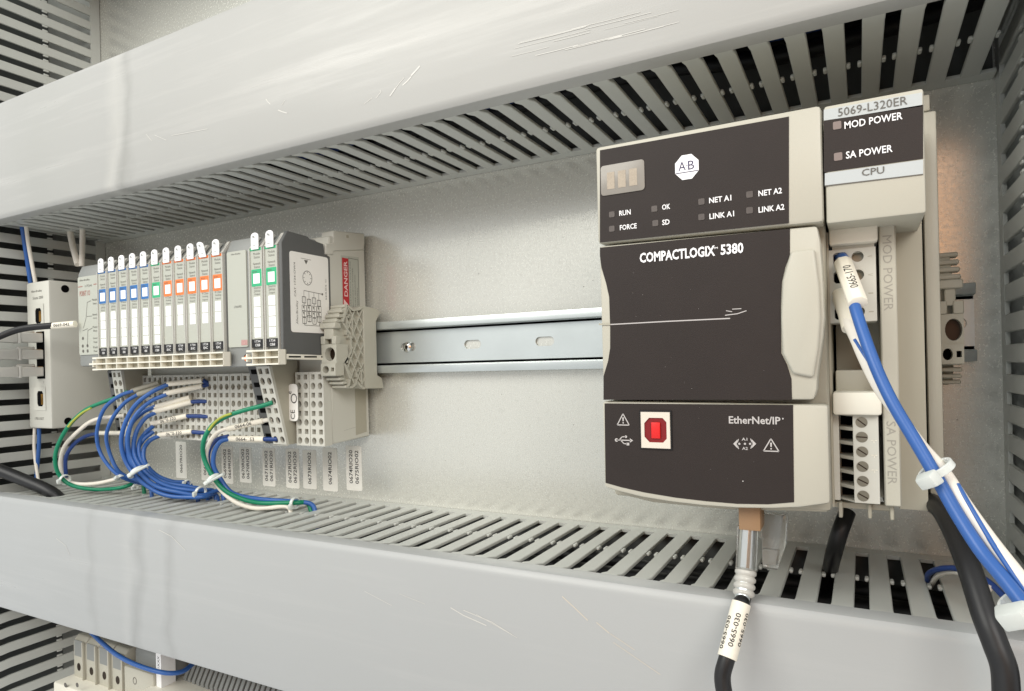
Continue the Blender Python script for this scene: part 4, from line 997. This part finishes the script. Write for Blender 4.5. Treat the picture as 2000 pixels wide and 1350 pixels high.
# main bundle
B = [
 ([(330, 750, 62), (295, 766, 68), (262, 794, 75), (241, 832, 79), (238, 870, 79), (252, 910, 76), (285, 948, 72), (330, 967, 66), (392, 972, 56), (420, 966, 42)], ((328, 750, 62), (396, 743, 52)), ((396, 743, 52), (407, 749, 48)), None, 'outermost blue wire of the thick bundle with the topmost white marker'),
 ([(326, 770, 62), (292, 786, 68), (263, 815, 75), (250, 850, 78), (254, 885, 77), (272, 920, 74), (305, 950, 69), (350, 963, 62), (392, 966, 53), (430, 958, 40)], ((322, 769, 62), (396, 754, 51)), ((396, 754, 51), (407, 751, 48)), None, 'blue wire of the thick bundle with the second white marker from the top'),
 ([(305, 793, 61), (278, 806, 66), (257, 832, 72), (247, 866, 76), (254, 900, 75), (278, 935, 70), (315, 958, 64), (360, 966, 56), (400, 966, 46)], ((303, 795, 61), (372, 776, 51)), None, None, 'blue wire of the thick bundle with the grey shaded third marker'),
 ([(304, 806, 61), (282, 818, 66), (265, 843, 72), (260, 876, 74), (270, 905, 73), (296, 934, 68), (332, 950, 62), (385, 958, 53), (415, 958, 42)], ((302, 804, 61), (375, 785, 51)), ((375, 785, 51), (390, 784, 49), (406, 784, 47.5)), None, 'blue wire of the thick bundle with the fourth marker from the top'),
 ([(300, 832, 60), (283, 846, 65), (271, 868, 70), (274, 895, 71), (292, 922, 67), (325, 944, 60), (370, 952, 52), (405, 958, 42)], ((297, 828, 60), (366, 812, 51)), ((366, 813, 51), (388, 813, 49), (408, 814, 47.5)), '0670-320', 'blue wire whose white marker reads 0670-320 at an upward slant'),
 ([(312, 851, 59), (292, 860, 63), (280, 878, 68), (284, 903, 69), (303, 926, 64), (335, 941, 56), (368, 944, 46)], ((310, 850, 59), (376, 843, 51)), ((376, 844, 51), (390, 845, 49), (402, 845, 47.5)), '0670-320', 'innermost blue wire whose white marker reads 0670-320 lying level'),
 ([(300, 843, 60), (280, 858, 66), (268, 880, 71), (276, 905, 71), (296, 930, 66), (330, 952, 60), (380, 962, 50)], None, None, None, 'blue wire without a marker in the middle of the thick bundle'),
]
for px, sl, st, tx, lab in B: loop(px, 1.6, M_BLUE, lab, sl, tx, st)
# right loop
loop([(533, 786, 62), (510, 793, 66), (480, 800, 70), (445, 812, 74), (415, 832, 77), (399, 860, 79), (398, 890, 78), (410, 922, 75), (433, 952, 71), (465, 973, 66), (510, 984, 58), (575, 983, 50), (600, 983, 42)], 1.6, M_GREEN, 'green and yellow earth wire in the right hand loop above the number stickers', group=None)
m = MB(); m.tube(smooth_path(W([(452, 808, 74.2), (435, 814, 76), (420, 825, 77.6), (408, 840, 79)]), 6), .9, 8); m.build('yellow_stripe', M_YEL, [o for o in bpy.data.objects if o.name.startswith('wire')][-1])
loop([(447, 836, 66), (425, 845, 70), (408, 866, 74), (402, 895, 75), (411, 925, 73), (432, 957, 70), (465, 983, 66), (505, 992, 60), (560, 990, 52)], 1.5, M_WIREW, 'white wire in the right hand loop with marker 0664-061', sl=((445, 838, 66), (514, 822, 57)), text_='0664-061', stub=((514, 822, 57), (534, 818, 56)), group=None)
loop([(450, 857, 65), (430, 864, 69), (418, 882, 72), (418, 908, 72), (428, 934, 70), (455, 962, 66), (505, 976, 58), (575, 979, 48), (608, 985, 42)], 1.6, M_BLUE, 'blue wire in the right hand loop with marker 0664-153', sl=((448, 857, 65), (516, 858, 57)), text_='0664-153', stub=((516, 858, 57), (543, 858, 55)), group=None, sr=2.2)
loop([(446, 852, 66), (425, 858, 69), (408, 880, 73), (406, 905, 73), (416, 935, 71)], 1.4, M_BLUED, 'dull blue wire hidden behind the green wire of the right hand loop', group=None)
# blue and white pair at the far left, above and below the switch, and two white sleeves over the adapter
wire(W([(40, 425, 80), (47, 470, 77), (60, 556, 71)]), 1.7, M_BLUE, 'blue wire dropping from the upper duct to the top of the switch')
wire(W([(49, 425, 78), (56, 480, 75), (70, 556, 69)]), 1.6, M_WIREW, 'white wire dropping from the upper duct to the top of the switch')
wire(W([(76, 828, 70), (76, 870, 70), (70, 945, 72)]), 1.6, M_BLUE, 'blue wire hanging below the switch into the lower duct')
wire(W([(68, 828, 71), (67, 880, 71), (75, 940, 74)]), 1.3, M_WIREW, 'white wire hanging below the switch into the lower duct')
wire(W([(134, 430, 45), (140, 470, 48), (152, 517, 52)]), 2.6, M_WIREW, 'thick white sleeved wire leaning right above the network adapter', n=14)
wire(W([(161, 430, 45), (161, 480, 47), (160, 507, 50), (160, 520, 50)]), 2.2, M_WIREW, 'thick white sleeved wire hanging straight above the network adapter', n=14)
# black cables at the left
t = wire(W([(-30, 672, 125), (5, 655, 115), (45, 642, 105), (103, 636, 92)]), 2.5, M_CABLE, 'black cable with white marker sleeve passing in front of the switch', name='cable', cat='cable', n=14)
sleeve(t, at(102, 637, 92), at(147, 633, 84), 2.7, '0669-042', th=2.4, tw=13, ang=0)
wire(W([(-60, 895, 108), (-10, 915, 100), (40, 935, 92), (100, 962, 84), (128, 990, 78)]), 5.0, M_CABLE, 'thick black cable lying on the lower duct at the far left', name='cable', cat='cable', n=16)
# ties
def tie(c, axis, r, hd, label, tail=None, hs=3.2):
    t = thing('cable_tie', c, label, 'cable tie', 'white nylon ties')
    axis = V(axis).normalized(); a = axis.orthogonal().normalized(); b = axis.cross(a)
    m = MB(); n = 24; vs = []
    for k in range(n):
        t_ = 2 * math.pi * k / n; e = a * math.cos(t_) + b * math.sin(t_)
        for q, h in ((r, -1.2), (r + .9, -1.2), (r + .9, 1.2), (r, 1.2)): vs.append(V(c) + e * q + axis * h)
    m.add(vs, [(k * 4 + j, k * 4 + (j + 1) % 4, ((k + 1) % n) * 4 + (j + 1) % 4, ((k + 1) % n) * 4 + j) for k in range(n) for j in range(4)])
    m.build('band', M_TIE, t, bevel=.2, seg=1)
    h = V(c) + V(hd); m = MB(); s = hs / 2
    rad = V(hd); rad = (rad - axis * rad.dot(axis)).normalized(); tg = axis.cross(rad)
    h = V(c) + rad * (r + .9 + s * .35) + axis * .2
    P_ = lambda i, j, k: h + axis * (i * s * .8) + rad * (k * s * .62) + tg * (j * s * 1.05)
    m.hexa([P_(-1, -1, -1), P_(1, -1, -1), P_(1, 1, -1), P_(-1, 1, -1), P_(-.75, -.8, 1), P_(.75, -.8, 1), P_(.75, .8, 1), P_(-.75, .8, 1)])
    m.build('head', M_TIE, t, bevel=s * .22, seg=2)
    if tail is not None:
        m = MB(); q = V(tail); m.tube([h, (h + q) / 2 + V((0, -1, 0)), q], 1.05, 8); m.build('tail', M_TIE, t)
    return t
tie(at(127, 937, 80), (1, 0, -.2), 3.4, (.6, -3.6, -.8), 'nylon tie round the green and white wires at the far left', hs=4)
tie(at(236, 932, 66), (.6, 0, -.8), 2.6, (.8, -3, -.6), 'nylon tie round the two thin blue wires', hs=3.8)
tie(at(272, 920, 74), (.6, 0, -.8), 5.4, (-4.6, -4.2, -1.5), 'nylon tie with pointed tail across the thick blue bundle', tail=at(290, 908, 80), hs=4.6)
tie(at(392, 962, 54), (1, 0, -.1), 3.8, (1.2, -3.6, -.5), 'nylon tie at the right end of the thick blue bundle above the duct', hs=4.2)
tie(at(366, 944, 48), (1, 0, 0), 2.0, (.6, -2, .4), 'small nylon tie on the innermost blue wire', hs=3)
tie(at(418, 936, 73), (.7, 0, -.7), 4.2, (-3.2, -4, -1.8), 'nylon tie with pointed tail round the right hand loop', tail=at(437, 926, 79), hs=4.4)
tie(at(576, 983, 50), (1, 0, 0), 3.2, (.8, -3, -1.2), 'nylon tie where the right hand loop lies on the duct', hs=3.8)
tie(at(265, 951, 56), (1, 0, 0), 1.6, (0, -2, -.6), 'small cut nylon tie lying on the duct below the green wire', hs=2.8)

# ------------------------------------------------------------------ wires and cables at the right
t = thing('wire', at(1648, 505, 98), 'thick blue wire with white marker 0665-170 plugged into the upper terminal plug', 'wire')
MB().tube(smooth_path(W([(1640, 501, 92), (1648, 508, 98), (1663, 560, 112), (1670, 600, 118), (1692, 668, 124), (1716, 730, 128), (1745, 790, 132), (1785, 857, 136), (1825, 925, 140), (1868, 1002, 145), (1915, 1075, 151), (1960, 1130, 157), (2010, 1195, 163), (2060, 1260, 168)]), 8), [1.95] * (13 * 8 + 1), 16).build('insulation', M_BLUE, t)
a, b = at(1646, 512, 99), at(1676, 592, 119)
m = MB(); tt = (b - a).normalized(); n_ = V((.1, -1, .05)); n_ = (n_ - tt * n_.dot(tt)).normalized(); s_ = tt.cross(n_)
ring = [(2.9, .9), (1.3, 2.6), (-1.3, 2.6), (-2.9, .9), (-2.9, -1.2), (-1.2, -2.6), (1.2, -2.6), (2.9, -1.2)]
ring = [(x * 1.06, y) for x, y in ring]
vs = [q + s_ * x + n_ * y for q in (a, b) for x, y in ring]; k = 8
m.add(vs, [(i, (i + 1) % k, k + (i + 1) % k, k + i) for i in range(k)] + [list(range(k))[::-1], list(range(k, 2 * k))])
sl = m.build('marker_sleeve', M_SLEEVE, t, bevel=.35, seg=2)
m = MB(); sg = 1 if s_.x < 0 else -1
text(m, '0665-170', (a + b) / 2 + n_ * 2.65 - s_ * sg * .2 + tt * .4, 2.7, fr=(-tt, (s_ * sg), n_), w=14.5, lift=.06); m.build('lettering', M_BLKPR, sl)
t = thing('wire', at(1640, 600, 104), 'white wire with blank marker running beside the thick blue wire', 'wire')
MB().tube(smooth_path(W([(1636, 585, 98), (1650, 620, 106), (1668, 656, 113), (1690, 706, 119), (1718, 760, 124), (1758, 815, 127), (1800, 872, 132), (1842, 920, 137), (1885, 985, 143), (1935, 1055, 149), (1990, 1125, 156), (2050, 1200, 160)]), 8), 1.9, 14).build('insulation', M_WIREW, t)
sleeve(t, at(1640, 572, 98), at(1659, 642, 109), 2.6, nm='marker_sleeve')
wp = smooth_path(W([(1636, 585, 98), (1650, 620, 106), (1668, 656, 113), (1690, 706, 119), (1718, 760, 124), (1758, 815, 127), (1800, 872, 132), (1842, 920, 137), (1885, 985, 143), (1935, 1055, 149), (1990, 1125, 156), (2050, 1200, 160)]), 8)
def stripe(path, i0, i1, r, side0, side1, mt, parent, rs=.55):
    pts = []
    for i in range(i0, i1 + 1):
        t_ = (path[i + 1] - path[i - 1]).normalized(); n0 = V((0, -1, 0)); n0 = (n0 - t_ * n0.dot(t_)).normalized(); b0 = n0.cross(t_)
        a_ = side0 + (side1 - side0) * (i - i0) / (i1 - i0); pts.append(path[i] + (n0 * math.cos(a_) + b0 * math.sin(a_)) * (r - rs * .55))
    MB().tube(pts, rs, 8).build('colour_stripe', mt, parent)
stripe(wp, 18, 30, 1.9, -.2, 1.0, M_BLUE, t, .6)
stripe(wp, 60, 84, 1.9, .9, -.9, M_BLUE, t, .75)
tie(at(1829, 918, 139), (.55, .1, -.8), 4.4, (-2.6, -4.6, -1.8), 'large nylon tie holding the thick blue and white wires together', hs=6.2)
tie(at(1992, 1176, 160), (.55, .1, -.8), 4.4, (-1.5, -5.5, -3), 'nylon tie at the lower right corner of the picture', hs=8)
# ethernet cable beneath the controller
t = thing('network_cable', at(1467, 1000, 100), 'black network cable with clear plug and marker 0665-030 under the controller', 'network cable')
c = at(1467, 985, 100)
MB().box(c.x - 4, c.x + 4.2, 94, 106, at(1467, 1030, 100).z, -57).build('plug', M_TAN, t, bevel=.5)
P0, P1, P2, P3 = at(1461, 1026, 101), at(1457, 1112, 104), at(1452, 1165, 108), at(1447, 1185, 112)
MB().tube([P0, P1], 4.0, 20).build('clear_boot', M_CLEAR, t)
m = MB(); m.tube([P0 + V((.2, 0, 0)), P1], 2.4, 14); m.build('shield_core', M_CHROME, t)
for k in range(4):
    q = P1 + (P2 - P1) * ((k + .5) / 4); ax = (P2 - P1).normalized()
    MB().tube([q - ax * 1.5, q - ax * .5, q + ax * .5, q + ax * 1.5], [3.2, 4.1, 4.1, 3.2], 20).build('strain_relief_ring', M_CLEAR2, t)
MB().tube([P1, P2 + (P3 - P2) * .5], 2.9, 16).build('strain_relief_core', M_RAIL, t)
S0, S1 = at(1448, 1178, 114), at(1420, 1285, 124)
MB().tube(smooth_path([P2, P3, S0, (S0 + S1) / 2, S1, at(1411, 1325, 126), at(1420, 1380, 128)], 8), 3.0, 18).build('jacket', M_CABLE, t)
sl = sleeve(t, S0, S1, 3.55, None)
m = MB()
for a_, sh in ((-62, 0), (-5, 1.2), (50, 3)): text_tube(m, '0665-030', S0, S1, 3.55, 1.9, 12.5, a_, sh - 1, flip=True)
m.build('lettering', M_BLKPR, sl)
t = thing('clear_plug', at(1510, 1040, 78), 'clear plastic connector hanging behind the network plug under the controller', 'connector')
MB().prism([(-3.6, -20), (2.4, -20), (5.4, -10), (6.4, 3), (4, 3), (-3.6, 3)], FRONT, at(1508, 1012, 84), 6).build('shell', M_CLEAR, t, bevel=.6)
MB().prism([(-3, -18), (1.4, -18), (2.2, -12), (-3, -12)], FRONT, at(1508, 1012, 82), 4).build('contacts', M_CLEAR2, t)
wire(W([(1655, 1000, 60), (1640, 1040, 66), (1630, 1075, 62), (1622, 1110, 46), (1618, 1150, 30)]), 3.4, M_CABLE, 'short black cable dropping into a duct slot below the screw terminals', name='cable', cat='cable', n=14)
wire(W([(1740, 972, 30), (1785, 974, 50), (1830, 988, 78), (1862, 1035, 96), (1893, 1110, 112), (1922, 1200, 122), (1945, 1260, 126), (1962, 1310, 128), (1966, 1380, 130)]), 3.7, M_CABLE, 'thick black cable curving down over the front of the lower duct', name='cable', cat='cable', n=18)
wire(W([(1812, 1140, 42), (1813, 1122, 50), (1832, 1112, 58), (1865, 1110, 66), (1905, 1122, 78), (1935, 1140, 84), (1965, 1170, 90)]), 1.15, M_BLUED, 'thin dark blue wire looping out of the duct behind the thick black cable')
wire(W([(1815, 1148, 40), (1832, 1124, 52), (1862, 1117, 62), (1900, 1128, 76), (1935, 1150, 86)]), 1.1, M_WIREW, 'thin white wire looping out of the duct beside the dark blue one')

# ------------------------------------------------------------------ lower compartment, bottom left
bk_group = 'narrow breakers in the bottom left corner'
DB = 62
def brk(x0, w, label):
    t = thing('circuit_breaker', (x0 + w / 2, -30, -262), label, 'circuit breaker', bk_group)
    m = MB(); m.prism([(-5, -275), (-DB, -275), (-DB, -226), (-DB + 4, -221.5), (-5, -221.5)], SIDE, (x0 + .3, 0, 0), w - .6); m.build('housing', M_BEIGE, t, bevel=1)
    MB().box(x0 + 2.6, x0 + w - 3.2, DB, DB + .3, -238, -224.5).build('toggle_window', M_IOGREY, t)
    MB().box(x0 + w - 2.2, x0 + w - .8, DB, DB + 2.2, -256, -224).build('rib', M_BEIGE, t, bevel=.3, seg=1)
    m = MB(); m.disc((x0 + w * .45, -DB - .05, -247), 2.5, FRONT, h=.2, ry=3.3); m.build('screw_hole', M_STEELSHADE, t)
    return t
bxs = [-601 + 18.4 * i for i in range(4)]
b0 = brk(bxs[0], 18.4, 'white circuit breaker at the left end of the bottom left group')
for i, lab in ((1, 'second white circuit breaker from the left in the bottom corner'), (2, 'third white circuit breaker, under the start of the blue wire'), (3, 'fourth white circuit breaker, beside the wider relay')):
    c = copy_tree(b0); c.location.x = (bxs[i] + 9.2) * S; c['label'] = lab
t = thing('relay', (-514, -20, -262), 'grey relay with a round mark behind the blue wire', 'relay')
MB().box(-526, -488, 4, 64, -275, -232).build('housing', M_BEIGE, t, bevel=1.5)
MB().prism([(-5, -250), (-56, -250), (-56, -222), (-52, -217), (-5, -217)], SIDE, (-524, 0, 0), 40).build('clear_cover', M_IOGREY, t, bevel=2)
c = at(263, 1330, 64.2); m = MB(); m.line([(c.x + 2.1 * math.cos(k * .42), c.z + 2.6 * math.sin(k * .42)) for k in range(15)], .5, FRONT, (0, c.y - .05, 0), closed=True); m.build('round_mark', M_GREYPR, t)
m = MB(); m.box(-487, -481, 50, 62, -245, -214); tag_ = m.build('marker_tag', M_PAPER, t)
m = MB(); text(m, '0-1XXX', (-484, -62, -224), 2.4, rot=90, w=13, lift=.1); m.build('lettering', M_BLKPR, tag_)
t = thing('breaker_base', (-560, -40, -275), 'ivory lower housing across the front of the white breakers', 'housing')
MB().box(-606, -510, 20, 76, -285, -256).build('housing', M_IVORY, t, bevel=2)
m = MB()
for u in (128, 151): q = at(u, 1338, 76.2); m.disc(q, 1.9, FRONT, h=.2)
m.build('screw_hole', M_GREYPR, t)
t = thing('contactor', (-480, -40, -275), 'ivory contactor front with a raised plate at the bottom edge', 'contactor')
MB().prism([(-500, -290), (-420, -290), (-432, -244), (-492, -241)][::1], FRONT, (0, -20, 0), 55).build('front_plate', M_IVORY, t, bevel=2)
m = MB()
for i, s in enumerate(('A1', '13', '3', '5')): text(m, s, (-488 + i * 5, -75, -246.5), 1.8, lift=.1)
m.build('lettering', M_GREYPR, t)
t = thing('finned_terminal_strip', (-430, -15, -262), 'grey strip of thin terminal fins in the shadow below the lower duct', 'terminal strip')
for k in range(34):
    x = -478 + k * 5.2
    MB().prism([(-4, -262), (-44, -262), (-46, -240), (-40, -229), (-30, -224), (-4, -224)], SIDE, (x, 0, 0), 3.4).build('fin', M_IOGREY, t, bevel=.3, seg=1)
MB().box(-480, -300, 2, 36, -262, -226).build('strip_body', M_BEIGE2, t)
wire(W([(178, 1235, 70), (200, 1256, 76), (230, 1280, 80), (270, 1300, 80), (320, 1314, 76), (355, 1312, 66), (378, 1296, 54)]), 1.7, M_BLUE, 'blue wire sagging in front of the white breakers')

# hidden bookkeeping
for o in bpy.data.objects:
    if '_o' in o.keys(): del o['_o']
for m_ in bpy.data.materials:
    if 'b' in m_.keys(): del m_['b']
